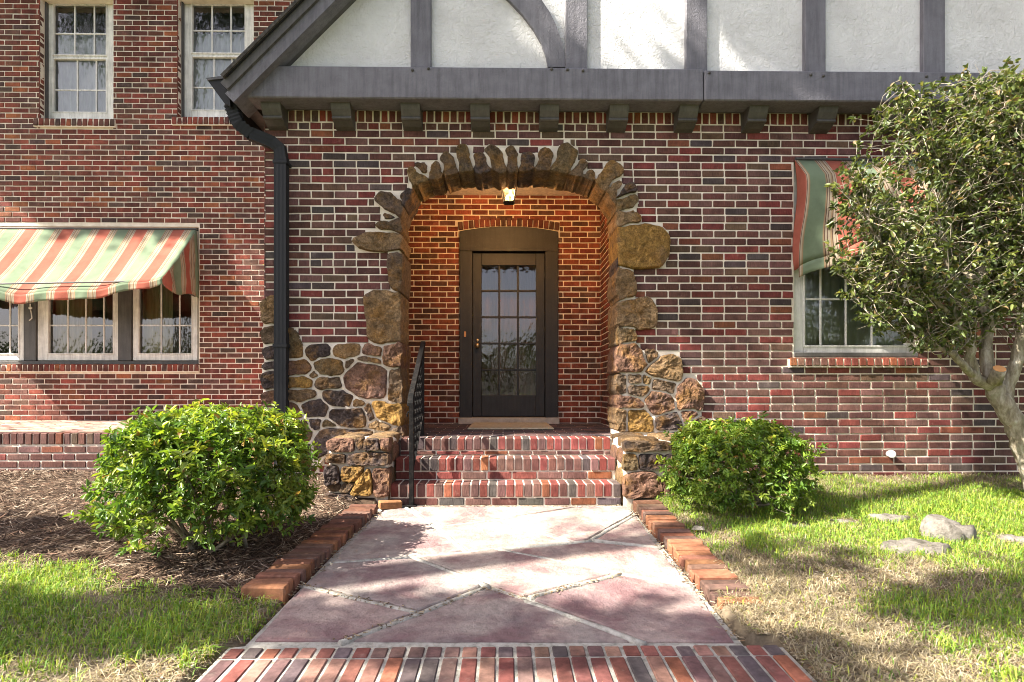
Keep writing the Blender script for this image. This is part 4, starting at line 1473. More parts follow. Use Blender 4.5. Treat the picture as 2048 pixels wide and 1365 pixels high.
# ================================================================== STEPS AND CHEEK WALLS
SX0, SX1 = -.885, .915
steps = empty('brick_steps', (0, -.45, .08), label='three red brick steps between low stone cheek walls, leading to the porch', category='steps')
TR = [(-.66, .078, .247), (-.44, .247, .421), (-.22, .421, FLOOR)]
mb = MB()
for y, z0, z1 in TR:
    mb.box(SX0+.003, SX1-.003, y+.011, (y+.22 if z1 < FLOOR-.01 else .02), (0.0 if y < -.6 else z0-.12), z1-.005)
core = mb.build('step_core', M['mortar'], steps)
for y, z0, z1 in TR:
    zr = z1-.100
    n = round((SX1-SX0)/.0685); dx = (SX1-SX0)/n
    for i in range(n):
        brick_obj(SX0+dx*(i+.5), y+.108+random.gauss(0, .003), (zr+z1)/2, dx-.011, .216, .1, pick(PAL_BRIGHT), core, rot=(random.gauss(0, .012), random.gauss(0, .012), random.gauss(0, .008)), b=.004)
    hh = zr-.011-z0
    if hh > .03:
        x = SX0+random.uniform(-.1, 0)
        while x < SX1:
            a, b = max(x, SX0+.003), min(x+LEN-.011, SX1-.003)
            if b-a > .03:
                brick_obj((a+b)/2, y+.0345, z0+hh/2+.002, b-a, .06, hh-.004, pick(PAL_BRIGHT), core)
            x += LEN
def cheek(x0, x1, ztop, outl, org, sc):
    y0 = -.68
    mb = MB()
    mb.bbox(x0+.012, x1-.012, y0+.012, -.016, 0.02, ztop-.012, .02)
    ck = mb.build('cheek_wall', M['mortar'], steps)
    for c_, p in outl:
        q = [at_y(org[0]+a/sc, org[1]+b/sc, y0-.02) for a, b in p]
        q = [(min(max(v.x, x0-.005), x1+.005), min(v.z, ztop)) for v in q]
        stone(q, y0+.006, random.uniform(.03, .05), .06, STC[c_], ck, .012)
    # capping stones on top and the stones of the inner and outer faces
    def flat(poly, zt, col):
        n = 18
        p = resample(chaikin(poly, 1), n)
        cx = sum(a for a, b in p)/n; cy = sum(b for a, b in p)/n
        V = []
        for sc_, z in ((1, zt-.05), (1, zt+.004), (.93, zt+.018), (.6, zt+.026)):
            for a, b in p:
                nv = noise.noise((a*17, b*17, zt*9))*.012
                V.append((cx+(a-cx)*sc_, cy+(b-cy)*sc_, z+(nv if sc_ < 1 else 0)))
        F = []
        for r_ in range(3):
            for i in range(n):
                F.append((r_*n+i, r_*n+(i+1) % n, (r_+1)*n+(i+1) % n, (r_+1)*n+i))
        F.append(tuple(3*n+i for i in range(n)))
        m2 = MB(); m2.grid(V, F)
        o = m2.build('stone', M['stone'], ck, smooth=True); setcol(o, col)
    xm = x0+(x1-x0)*.55
    flat([(x0+.01, y0+.03), (xm-.01, y0+.03), (xm-.03, -.36), (x0+.01, -.33)], ztop-.012, STC['t'])
    flat([(xm+.02, y0+.03), (x1-.01, y0+.03), (x1-.01, -.40), (xm, -.37)], ztop-.012, STC['t'])
    flat([(x0+.01, -.31), (xm-.06, -.33), (xm-.03, -.03), (x0+.01, -.03)], ztop-.012, STC['b'])
    flat([(xm-.02, -.34), (x1-.01, -.37), (x1-.01, -.03), (xm, -.03)], ztop-.012, STC['t'])
    for xs_, sg in ((x1, 1), (x0, -1)):            # side faces
        y = y0+.03
        z = .06
        while z < ztop-.08:
            h = random.uniform(.12, .19)
            zt = min(z+h, ztop-.03)
            yy = y0+.03
            while yy < -.05:
                l = random.uniform(.14, .27); ye = min(yy+l, -.025)
                m2 = MB()
                V, F, n = [], [], 14
                p = resample(chaikin([(yy, z), (ye, z+random.uniform(-.01, .01)), (ye, zt), (yy, zt+random.uniform(-.01, .01))], 2), n)
                cy = sum(a for a, b in p)/n; cz = sum(b for a, b in p)/n
                for sc_, d in ((1, -.03), (1, .0), (.9, .014), (.5, .02)):
                    for a, b in p:
                        V.append((xs_-.012*sg+sg*(d+noise.noise((a*20, b*20, xs_))*.008), cy+(a-cy)*sc_, cz+(b-cz)*sc_))
                for r_ in range(3):
                    for i in range(n):
                        f = (r_*n+i, r_*n+(i+1) % n, (r_+1)*n+(i+1) % n, (r_+1)*n+i)
                        F.append(f if sg > 0 else tuple(reversed(f)))
                f = tuple(3*n+i for i in range(n)); F.append(f if sg > 0 else tuple(reversed(f)))
                m2.grid(V, F)
                o = m2.build('stone', M['stone'], ck, smooth=True); setcol(o, STC[random.choice('bdrt')])
                yy = ye+.022
            z = zt+.022
AC, SCk = (560, 780), 5.686
cheek(at_y(651, 930, -.7).x, SX0-.004, .60, [
    ('r', [(520,610),(560,560),(820,560),(832,700),(700,705),(540,685)]), ('d', [(850,570),(930,560),(932,650),(880,680)]),
    ('d', [(955,570),(1100,560),(1122,682),(960,692)]), ('r', [(1135,560),(1230,570),(1305,560),(1305,640),(1230,702),(1150,682)]),
    ('d', [(525,732),(732,748),(732,832),(522,827)]), ('d', [(770,742),(1000,712),(1270,732),(1280,852),(1050,852),(770,852)]),
    ('d', [(515,862),(640,872),(682,1062),(515,1092)]), ('g', [(700,882),(942,882),(932,962),(850,1042),(712,1042)]),
    ('b', [(550,1092),(680,1082),(650,1152),(530,1142)]), ('b', [(720,1072),(840,1067),(762,1172),(680,1152)]),
    ('g', [(860,1052),(1000,902),(1030,960),(1040,1205),(800,1192)]), ('r', [(1060,900),(1255,900),(1280,1212),(1065,1212)]),
    ('d', [(505,1182),(740,1192),(872,1222),(802,1262),(515,1280)])], AC, SCk)
AD, SD = (1200, 840), 8.03
cheek(SX1+.004, at_y(1402, 930, -.7).x, .59, [
    ('b', [(390,360),(700,350),(1150,370),(1150,490),(395,510)]), ('o', [(390,560),(580,570),(622,790),(390,822)]),
    ('d', [(640,572),(1000,562),(1052,682),(900,802),(650,802)]), ('r', [(390,900),(640,842),(900,852),(982,982),(1012,1152),(900,1242),(390,1262)]),
    ('b', [(1060,762),(1200,692),(1500,700),(1560,900),(1040,952)]), ('b', [(1170,370),(1600,360),(1600,480),(1170,490)]),
    ('d', [(1060,570),(1600,510),(1600,670),(1220,660),(1080,690)]), ('r', [(1030,980),(1560,930),(1600,1240),(1040,1250)])], AD, SD)

# ================================================================== PATH
def path_poly(p, up=0.0):
    return [at_path(u, v, up) for u, v in p]
mb = MB()
ys = [-4.6, -.64]
pl0, pl1, pr0, pr1 = at_path(752, 1022), at_path(490, 1289), at_path(1268, 1022), at_path(1488, 1289)
outl_ = [(-1.05, ys[0]), (1.065, ys[0]), (1.065, pr1.y-.01), (pr1.x, pr1.y), (pr0.x, ys[1]), (pl0.x, ys[1]), (pl1.x, pl1.y), (-1.05, pl1.y-.01)]
mb.grid([(x, y, pz(y)-.008) for x, y in outl_]+[(x, y, -.3) for x, y in outl_],
        [tuple(range(8))]+[(i, i+8, (i+1) % 8+8, (i+1) % 8) for i in range(8)])
path = mb.build('path', M['joint'], kind='structure')
flags = [
    [(757,1021),(811,1015),(872,1055),(934,1105),(828,1115),(656,1127)],
    [(811,1013),(1164,1013),(1000,1040),(872,1055)],
    [(872,1055),(1000,1040),(1145,1087),(998,1100),(934,1105)],
    [(1000,1040),(1164,1013),(1262,1015),(1272,1029),(1176,1083),(1145,1087)],
    [(1272,1029),(1183,1080),(1322,1096)],
    [(1176,1083),(1322,1096),(1392,1175),(1243,1149),(1129,1125),(998,1100),(1145,1087)],
    [(656,1127),(828,1116),(975,1172),(840,1226),(600,1171)],
    [(828,1116),(934,1105),(998,1100),(1129,1125),(1243,1149),(1050,1197),(975,1172)],
    [(600,1171),(840,1226),(680,1286),(495,1286)],
    [(975,1172),(1050,1197),(1290,1288),(680,1286),(840,1226)],
    [(1050,1197),(1243,1149),(1392,1175),(1482,1288),(1290,1288)]]
FT = [(1, 1, 1), (1.12, 1.1, 1.06), (1.08, 1.05, 1.0), (1.1, 1.1, 1.06), (1, .92, .9), (1.1, 1.0, .96), (.86, .86, .88), (1.08, 1.03, 1.0), (.88, .78, .80), (.82, .78, .80), (.86, .76, .78)]
for p, tint in zip(flags, FT):
    q = inset([(a.x, a.y) for a in path_poly(p)], .021)
    # slightly wavy edges
    q2 = resample(q, 70)
    q2 = [(x+.009*noise.noise((x*16, y*16, 2)), y+.004*noise.noise((x*12, y*12, 8))) for x, y in q2]
    n = len(q2)
    cx = sum(a for a, b in q2)/n; cy = sum(b for a, b in q2)/n
    dz_ = random.uniform(-.003, .004)
    V = [(x, y, pz(y)-.03) for x, y in q2] + [(x, y, pz(y)-.002+dz_) for x, y in q2] + [(cx+(x-cx)*.985, cy+(y-cy)*.985, pz(cy+(y-cy)*.985)+.004+dz_) for x, y in q2]
    F = [tuple(range(2*n, 3*n))]
    for r_ in range(2):
        for i in range(n):
            F.append((r_*n+i, r_*n+(i+1) % n, (r_+1)*n+(i+1) % n, (r_+1)*n+i))
    mb = MB(); mb.grid(V, F)
    o = mb.build('flagstone', M['flag'], path); setcol(o, tint)
# raised mortar ribs along some of the joints
ribs = MB()
for p in ([(680,1286),(848,1224),(978,1173)], [(602,1171),(701,1197),(835,1226)], [(1243,1149),(1150,1170),(1060,1195)], [(658,1127),(828,1115),(998,1099),(1176,1083),(1272,1029)], [(1051,1204),(1147,1235),(1290,1289)],
          [(811,1016),(872,1055),(934,1105)], [(998,1100),(1129,1125),(1243,1149),(1390,1175)], [(828,1116),(975,1172)], [(872,1055),(1000,1040),(1164,1017)], [(1000,1040),(1145,1087)], [(1183,1080),(1322,1096)]):
    w_ = path_poly(p)
    pl = []
    for a, b in zip(w_[:-1], w_[1:]):
        n = max(2, int((b-a).length/.05))
        pl += [a.lerp(b, i/n) for i in range(n)]
    pl.append(w_[-1])
    pl = [Vector((q.x+.006*noise.noise((q.x*9, q.y*9, 1)), q.y+.006*noise.noise((q.x*9, q.y*9, 6)), q.z-.008+.002*noise.noise((q.x*14, q.y*14, 4)))) for q in pl]
    rr = [.0165+.004*noise.noise((q.x*8, q.y*8, 2)) for q in pl]
    ribs.tube(pl, rr, 7)
ribs.build('joint_ridge', M['joint'], path, smooth=True, kind='stuff')
# brick paving band at the foot of the path
yr = at_path(1000, 1291).y
y2 = at_path(1000, 1312.5).y
x_l, x_r = -1.04, 1.055
n = round((x_r-x_l)/.0672); dx = (x_r-x_l)/n
PALP = [((.20, .075, .060), .32), ((.15, .085, .078), .28), ((.27, .10, .058), .08), ((.105, .080, .080), .18), ((.24, .13, .10), .14)]
rows = [(y2+.008, yr-.004)]
y = y2
while y > -4.3:
    rows.append((y-.198, y-.004)); y -= .2085
for ri, (ya, yb) in enumerate(rows):
    for i in range(n):
        xc = x_l+dx*(i+.5)+random.gauss(0, .0015)
        yc = (ya+yb)/2
        brick_obj(xc, yc, pz(yc)-.037+random.gauss(0, .0012), dx-.0125, yb-ya, .07, pick(PALP), path, 'paver', rot=(PB+random.gauss(0, .006), random.gauss(0, .01), random.gauss(0, .008)), b=.0035)

# edgings
el = empty('brick_edging', (-1.05, -1.6, .05), label='raised row of upright bricks edging the path beside the left mulch bed', category='edging', group='brick edgings along the path')
a0, a1 = at_path(757, 1023), at_path(566, 1200)
Le = (a1-a0).length
n = round(Le/.0672)
for i in range(n):
    t = (i+.5)/n
    p = a0.lerp(a1, t)
    brick_obj(p.x-.100+random.gauss(0, .004), p.y, p.z-.004+random.gauss(0, .003), .2, .0575, .115, pick(PAL_EDGE), el, 'paver', rot=(PB+random.gauss(0, .02), random.gauss(0, .015), random.gauss(0, .025)), b=.006)
er = empty('brick_edging', (1.05, -1.6, .05), label='low row of orange bricks edging the path beside the right lawn', category='edging', group='brick edgings along the path')
a0, a1 = at_path(1264, 1016), at_path(1436, 1214)
n = round((a1-a0).length/.0672)
for i in range(n):
    t = (i+.5)/n
    p = a0.lerp(a1, t)
    up = .046*(1-t)+.020
    brick_obj(p.x+.104+random.gauss(0, .005), p.y, p.z+up-.0575+random.gauss(0, .003), .2, .0575, .115, pick(PAL_EDGE), er, 'paver', rot=(PB+random.gauss(0, .02), random.gauss(0, .015), random.gauss(0, .03)), b=.006)

# loose brick at the foot of the steps
p = at_path(780, 1018)
lb = MB(); lb.bbox(-.085, .085, -.045, .045, -.028, .028, .007)
o = lb.build('loose_brick', M['paver'], label='loose broken orange brick lying at the left foot of the steps', category='brick')
o.location = (p.x-.005, p.y+.03, p.z+.028); o.rotation_euler = (0, .03, .35); setcol(o, (.30, .14, .06))
p = at_path(1386, 1078)
cs = MB()
V = [(-.045, -.02, 0), (.03, -.03, 0), (.05, .015, 0), (-.01, .03, 0), (-.03, -.008, .016), (.02, -.014, .018), (.03, .01, .014), (-.008, .016, .018)]
cs.grid(V, [(4, 5, 6, 7), (0, 1, 5, 4), (1, 2, 6, 5), (2, 3, 7, 6), (3, 0, 4, 7)])
o = cs.build('stone_chip', M['rock'], label='small flat white stone chip lying on the right brick edging', category='stone')
o.location = (p.x+.03, p.y, p.z+.062)

# ================================================================== RAILING
rl = empty('stair_railing', (-.73, -.35, .08), label='black iron handrail with twisted balusters on the left of the steps', category='railing')
pa = at_path(823, 1013)
XF, YF_ = pa.x, pa.y
XB_, YB_ = -.735, .06
zf, zb_ = .955, 1.385
def rail_pt(t, dz=0):
    return Vector((XF+(XB_-XF)*t, YF_+(YB_-YF_)*t, zf+(zb_-zf)*t+dz))
def square_bar(mb, a, b, h, twist=0.0, seg=1):
    n0 = len(mb.v)
    for i in range(seg+1):
        t = i/seg
        p = a.lerp(b, t); an = math.pi/4+twist*t
        for k in range(4):
            mb.v.append((p.x+h*1.414*math.cos(an+k*math.pi/2), p.y+h*1.414*math.sin(an+k*math.pi/2), p.z))
    for i in range(seg):
        for k in range(4):
            k2 = (k+1) % 4
            mb.f.append((n0+i*4+k, n0+i*4+k2, n0+i*4+4+k2, n0+i*4+4+k)); mb.c.append(None)
    mb.f.append(tuple(n0+seg*4+k for k in range(4))); mb.c.append(None)
mb = MB(); square_bar(mb, Vector((XF, YF_, pz(YF_)-.02)), Vector((XF, YF_, zf-.01)), .0165)
mb.bbox(XF-.04, XF+.04, YF_-.04, YF_+.04, pz(YF_)-.01, pz(YF_)+.012, .003)
mb.build('post', M['iron'], rl)
mb = MB(); square_bar(mb, Vector((XB_, YB_, FLOOR-.02)), Vector((XB_, YB_, zb_-.01)), .0155)
mb.bbox(XB_-.035, XB_+.035, YB_-.035, YB_+.035, FLOOR-.01, FLOOR+.01, .003)
mb.build('post', M['iron'], rl)
a, b = rail_pt(-.03), rail_pt(1.06)
mb = MB()
hw = .024
V = []
for p in (a+Vector((0, -.05, -.075)), a+Vector((0, -.012, -.012)), a, b):
    V += [(p.x-hw, p.y, p.z-.011), (p.x+hw, p.y, p.z-.011), (p.x+hw*.8, p.y, p.z+.011), (p.x-hw*.8, p.y, p.z+.011)]
F = [(3, 2, 1, 0), (12, 13, 14, 15)]
for i in range(3):
    for k in range(4):
        F.append((i*4+k, i*4+(k+1) % 4, i*4+4+(k+1) % 4, i*4+4+k))
mb.grid(V, F); mb.build('handrail', M['iron'], rl)
mb = MB()
V = []
lo = -.62
for t, dz_ in ((0, lo), (1, lo)):
    p = rail_pt(t, dz_)
    V += [(p.x-.012, p.y, p.z-.007), (p.x+.012, p.y, p.z-.007), (p.x+.012, p.y, p.z+.007), (p.x-.012, p.y, p.z+.007)]
mb.grid(V, [(3, 2, 1, 0), (4, 5, 6, 7)]+[(k, (k+1) % 4, 4+(k+1) % 4, 4+k) for k in range(4)])
mb.build('lower_rail', M['iron'], rl)
for i in range(1, 6):
    t = i/6
    p = rail_pt(t)
    mb = MB(); square_bar(mb, Vector((p.x, p.y, p.z+lo)), Vector((p.x, p.y, p.z-.008)), .0075, 14, 26)
    mb.build('baluster', M['iron'], rl)
mb = MB()
p = Vector((XF-.005, YF_, zf-.17))
mb.tube([(p.x+.03*math.cos(q), p.y, p.z+.03*math.sin(q)) for q in np.linspace(-.6, 3.6, 12)], .006, 6)
mb.build('scroll', M['iron'], rl)

# ================================================================== LANTERN
ly = .62
lx = at_y(1018, 385, ly).x
zt_, zb2 = at_y(1018, 362, ly).z, at_y(1018, 405, ly).z
lan = empty('porch_lantern', (lx, ly, CEIL), label='lit black tapered lantern hanging from the porch ceiling', category='lantern')
r0, r1 = .082, .048
mb = MB()
for k in range(4):
    a = math.pi/4+k*math.pi/2
    a2 = a+math.pi/2
    mb.tube([(lx+r1*1.414*math.cos(a), ly+r1*1.414*math.sin(a), zb2), (lx+r0*1.414*math.cos(a), ly+r0*1.414*math.sin(a), zt_)], .0085, 6)
    for rr, zz in ((r1, zb2), (r0, zt_)):
        mb.tube([(lx+rr*1.414*math.cos(a), ly+rr*1.414*math.sin(a), zz), (lx+rr*1.414*math.cos(a2), ly+rr*1.414*math.sin(a2), zz)], .007, 6)
    am = (a+a2)/2
    mb.tube([(lx+r1*math.cos(am), ly+r1*math.sin(am), zb2), (lx+r0*math.cos(am), ly+r0*math.sin(am), zt_)], .003, 5)
mb.bbox(lx-r1, lx+r1, ly-r1, ly+r1, zb2-.014, zb2-.004, .003)
mb.build('lantern_frame', M['black'], lan)
mb = MB()
mb.lathe([(.125, 0), (.12, .012), (.06, .07), (.02, .10), (.012, .13)], lx, ly, zt_+.005, 4)
mb.build('cap', M['black'], lan)
mb = MB(); mb.tube([(lx, ly, zt_+.12), (lx, ly, CEIL)], .007, 8); mb.lathe([(.05, -.02), (.045, 0)], lx, ly, CEIL-.001, 14)
mb.build('stem', M['black'], lan)
for k in range(4):
    a = math.pi/4+k*math.pi/2; a2 = a+math.pi/2
    q = .96*1.414
    mb = MB(); mb.poly([(lx+r1*q*math.cos(a), ly+r1*q*math.sin(a), zb2), (lx+r1*q*math.cos(a2), ly+r1*q*math.sin(a2), zb2), (lx+r0*q*math.cos(a2), ly+r0*q*math.sin(a2), zt_), (lx+r0*q*math.cos(a), ly+r0*q*math.sin(a), zt_)])
    mb.build('lantern_pane', M['glass'], lan)
mb = MB(); mb.lathe([(.004, 0), (.010, .01), (.017, .045), (.012, .075), (.003, .10)], lx+.012, ly, zb2+.06, 10)
mb.build('bulb', M['bulb'], lan, smooth=True)
ll = bpy.data.lights.new('lantern_light', 'POINT')
ll.energy = 30; ll.color = (1.0, 0.50, 0.19); ll.shadow_soft_size = .05
lo_ = bpy.data.objects.new('lantern_light', ll); C.objects.link(lo_); lo_.parent = lan
lo_.location = Vector((lx+.012, ly, zb2+.10))-Vector(lan.location)

# doormat
a = at_z(935, 858, FLOOR+.01); b = at_z(1098, 850, FLOOR+.01)
mb = MB(); mb.bbox(a.x, b.x, a.y, YP-.12, FLOOR+.002, FLOOR+.016, .004)
mb.build('doormat', M['mat'], label='pale beige doormat lying before the front door', category='doormat')

# ================================================================== AWNINGS
def canvas(name, nu, nv, fn, uvfn, parent, double=True):
    V, F, UV = [], [], []
    for j in range(nv+1):
        for i in range(nu+1):
            V.append(fn(i/nu, j/nv)); UV.append(uvfn(i/nu, j/nv))
    for j in range(nv):
        for i in range(nu):
            F.append((j*(nu+1)+i, (j+1)*(nu+1)+i, (j+1)*(nu+1)+i+1, j*(nu+1)+i+1))
    me = bpy.data.meshes.new(name); me.from_pydata(V, [], F)
    uv = me.uv_layers.new(name='UVMap')
    for p in me.polygons:
        for li in p.loop_indices:
            uv.data[li].uv = UV[me.loops[li].vertex_index]
    me.polygons.foreach_set('use_smooth', [True]*len(me.polygons))
    me.materials.append(M['canvas'])
    o = link(name, me, parent)
    sd = o.modifiers.new('thick', 'SOLIDIFY'); sd.thickness = .003; sd.offset = 0
    return o
aw = empty('awning', (-5.5, YW, 2.9), label='sagging red and green striped canvas awning over the triple window on the left', category='awning', group='striped awnings')
xr_, xl_ = at_y(394, 460, YW).x, at_y(-95, 460, YW).x
zt = at_y(394, 460, YW-.02).z
corner = at_y(325, 557, YW-.74)
zc = corner.z
def sag(u): return (1-(2*u-1)**2)
def aw_f(u, v):
    x = xl_+(xr_-xl_)*u
    s = sag(u)
    zf_ = zc-.175*s**1.1+.015*math.sin(u*23)*s
    y = YW-.015-(.74+.0*s)*v
    z = zt+(zf_-zt)*v - .05*math.sin(math.pi*v)*(.4+.6*s) + .006*math.sin(u*40+v*5)*v
    z += .012*noise.noise((u*9, v*3, 2))*v
    return (x, y, z)
canvas('canopy', 70, 14, aw_f, lambda u, v: ((xl_+(xr_-xl_)*u)+.03, v*1.1), aw)
def val_f(u, v):
    x, y, z = aw_f(u, 1)
    return (x, y+.012*math.sin(u*60)*v-.004, z-(.075+.035*sag(u))*v+.004*math.sin(u*37)*v)
canvas('valance', 90, 4, val_f, lambda u, v: ((xl_+(xr_-xl_)*u)+.03, v*.1), aw)
def side_f(x_):
    def f(u, v):                                  # u from the wall to the front, v from the sloped edge down
        xt, yt, zt2 = aw_f(1 if x_ == xr_ else 0, u)
        zb3 = 2.17+.03*math.sin(u*7)
        k = .02*math.sin(u*16+v*2)*math.sin(math.pi*v)+.012*noise.noise((u*6, v*6, 3))
        return (xt+k+(.03*v if x_ == xr_ else -.03*v), yt, zt2+(zb3-zt2)*v if zt2 > zb3 else zt2-.06*v)
    return f
canvas('side_panel', 16, 12, side_f(xr_), lambda u, v: (u*.8+.3, v), aw)
canvas('side_panel', 16, 12, side_f(xl_), lambda u, v: (u*.8+.3, v), aw)
mb = MB()
mb.tube([(xl_+.02, YW-.72, zc-.09), (xr_-.02, YW-.72, zc-.03)], .010, 8)
for x_ in (xl_+.02, xr_-.02):
    mb.tube([(x_, YW-.72, zc-.03), (x_, YW-.01, 2.2)], .010, 8)
mb.tube([(xl_, YW-.012, zt+.012), (xr_, YW-.012, zt+.012)], .014, 8)
mb.build('awning_frame', M['trim_dark'], aw)

ar = empty('awning', (3.2, 0, 2.6), label='drooping red and green striped awning over the window half hidden by the tree', category='awning', group='striped awnings')
tl = at_y(1589, 322, 0); tr_ = at_y(1842, 326, 0)
def ar_f(u, v):
    x = tl.x+(tr_.x-tl.x)*u
    P = np.interp(v, [0, .2, .55, 1], [.012, .17, .16, .085])
    Pr = np.interp(v, [0, 1], [.02, .62])
    k = min(1, u*1.25)
    p = P*(1-k)+Pr*k
    zl = np.interp(v, [0, .2, .55, 1], [tl.z, tl.z-.2, tl.z-.55, 2.07])
    zr = np.interp(v, [0, 1], [tr_.z, 2.42])
    z = zl*(1-k)+zr*k
    x += .02*math.sin(v*6)*(1-u)
    return (x, -p-.012*math.sin(u*18+v*3)*v, z+.01*math.sin(u*22)*v)
canvas('canopy', 40, 16, ar_f, lambda u, v: (tl.x+(tr_.x-tl.x)*u-.03, v), ar)
canvas('valance', 40, 3, lambda u, v: (lambda p: (p[0], p[1]+.01*v*math.sin(u*30), p[2]-.10*v))(ar_f(u, 1)), lambda u, v: (tl.x+(tr_.x-tl.x)*u-.03, v*.1), ar)
def ar_side(u, v):
    xt, yt, zt2 = ar_f(0, v)
    return (xt+.012*math.sin(v*20)*u*(1-u)*4, -.005+(yt+.005)*u, zt2-.02*(1-u)*v)
canvas('side_panel', 10, 16, ar_side, lambda u, v: (u*.10+.045, v), ar)
mb = MB()
mb.tube([(tl.x, -.014, tl.z+.012), (tr_.x, -.014, tr_.z+.012)], .013, 8)
mb.tube([ar_f(.45, .98), ar_f(1, .98)], .010, 8)
mb.tube([ar_f(.99, .98), (tr_.x-.02, -.01, 2.1)], .010, 8)
mb.build('awning_frame', M['trim_dark'], ar)

# ================================================================== PLANTS
def vnoise(x, y, s, z):
    return np.array([noise.noise((a*s, b*s, z)) for a, b in zip(x, y)])
def leaves(P, A, L, W, cols, fold=.25, curl=.15, seed=0):
    """P leaf bases, A leaf axes (unit): two folded quads per leaf -> V, F, face colours"""
    r = np.random.default_rng(seed)
    n = len(P)
    up = r.normal(size=(n, 3))*.55+np.array([0, 0, 1.0])
    side = np.cross(A, up); side /= np.linalg.norm(side, axis=1, keepdims=True)+1e-9
    nor = np.cross(side, A)
    L = L[:, None]; W = W[:, None]
    b = P
    t = P+A*L-nor*L*curl
    m1 = P+A*L*.33+nor*L*.03; m2 = P+A*L*.72-nor*L*curl*.35
    l1 = m1-side*W*.46+nor*W*fold; l2 = m2-side*W*.38+nor*W*fold
    r1 = m1+side*W*.46+nor*W*fold; r2 = m2+side*W*.38+nor*W*fold
    V = np.stack([b, l1, l2, t, r2, r1], axis=1).reshape(-1, 3)
    base = np.arange(n)*6
    F = np.stack([np.stack([base, base+3, base+2, base+1], 1), np.stack([base, base+5, base+4, base+3], 1)], axis=1).reshape(-1, 4)
    return V, F, np.repeat(cols, 2, axis=0)
def unit(a):
    return a/(np.linalg.norm(a, axis=1, keepdims=True)+1e-9)
def shrub(name, label, c, rad, nshoot, leaf, cols, seed, nstem=14):
    r = np.random.default_rng(seed)
    c = np.array(c); rad = np.array(rad)
    root = empty(name, (c[0], c[1], gz(c[0], c[1])), label=label, category='bush', group='clipped bushes beside the steps')
    d = unit(r.normal(size=(nshoot, 3)))
    d[:, 2] = np.where(d[:, 2] < -.55, -d[:, 2], d[:, 2])
    lump = np.array([1+.17*noise.noise((x*2.2+seed, y*2.2, z*2.2))+.07*noise.noise((x*5+seed, y*5, z*5)) for x, y, z in d])
    depth = np.where(r.random(nshoot) < .60, r.uniform(.88, 1.05, nshoot), r.uniform(.5, .92, nshoot))
    depth = np.where(r.random(nshoot) < .05, r.uniform(1.05, 1.17, nshoot), depth)
    sup = np.sign(d)*np.abs(d)**.82                  # a squarer, sheared outline
    P = c+sup*rad*(lump*depth)[:, None]
    gzv = np.array([gz(x, y) for x, y in P[:, :2]])
    P[:, 2] = np.maximum(P[:, 2], gzv+.06+r.random(nshoot)*.1)
    ax = unit(sup*np.array([1, 1, .8])+np.array([0, 0, .55])+r.normal(size=d.shape)*.32)
    k = 9
    ph = r.random((nshoot, 1))*6.28+np.arange(k)*2.4
    t1 = unit(np.cross(ax, r.normal(size=ax.shape))); t2 = np.cross(ax, t1)
    lift = r.uniform(.15, 1.0, (nshoot, k))
    Ad = (t1[:, None]*np.cos(ph)[..., None]+t2[:, None]*np.sin(ph)[..., None]+ax[:, None]*lift[..., None]).reshape(-1, 3)
    Ad = unit(Ad)
    Pb = (P[:, None]-ax[:, None]*(np.arange(k)[None, :, None]*.008*(1-lift[..., None]*.5))).reshape(-1, 3)
    n = len(Pb)
    L = leaf*r.uniform(.38, 1.22, n)*np.repeat(r.uniform(.75, 1.15, nshoot), k); W = L*r.uniform(.34, .52, n)
    ci = r.integers(0, len(cols), nshoot)
    cc = np.array(cols)[np.repeat(ci, k)]*r.uniform(.75, 1.3, (n, 1))
    dead = r.random(n) < .025
    cc = np.where(dead[:, None], np.array([.26, .17, .06])*r.uniform(.6, 1.2, (n, 1)), cc)
    cc *= (1+.28*vnoise(Pb[:, 0]+seed, Pb[:, 2]*1.3, 5.5, 2))[:, None]
    young = np.repeat((depth > .98) & (d[:, 2] > .1) & (r.random(nshoot) < .5), k)
    cc = np.where(young[:, None], cc*np.array([1.45, 1.3, .85]), cc)
    V, F, fc_ = leaves(Pb, Ad, L, W, cc, seed=seed)
    np_mesh('foliage', V, F, M['leaf'], root, cols=fc_, kind='stuff')
    mb = MB()
    g0 = gz(c[0], c[1])
    for i in range(nstem):
        e = P[r.integers(0, nshoot)]
        b0 = Vector((c[0]+r.normal()*.07, c[1]+r.normal()*.07, g0-.03)); e = Vector(e)
        mid = b0.lerp(e, .5)+Vector((r.normal()*.05, r.normal()*.05, -.04+r.random()*.05))
        mb.tube([b0, b0.lerp(mid, .5)+Vector((r.normal()*.015, r.normal()*.015, 0)), mid, e], [.014, .011, .008, .003], 6)
    for i in range(90):
        e = Vector(P[r.integers(0, nshoot)]); s_ = e.lerp(Vector((c[0], c[1], c[2]-.1)), r.uniform(.35, .6))
        mb.tube([s_, s_.lerp(e, .5)+Vector((0, 0, -.02)), e], [.005, .004, .002], 4, cap=False)
    mb.build('stem', M['bark'], root, smooth=True)
    return root
GREEN = [(.14, .23, .032), (.11, .195, .028), (.18, .26, .036), (.075, .15, .024), (.21, .27, .045)]
shrub('round_bush', 'large rounded bright green bush in the mulch bed left of the path', (-1.68, -1.80, .46), (.53, .50, .40), 2500, .046, GREEN, 3, 16)
shrub('round_bush', 'smaller yellow green bush on the lawn side, right of the stone steps', (1.72, -.93, .38), (.50, .40, .35), 2100, .040, [(.17, .26, .035), (.13, .22, .03), (.21, .28, .045), (.09, .17, .025)], 5, 12)
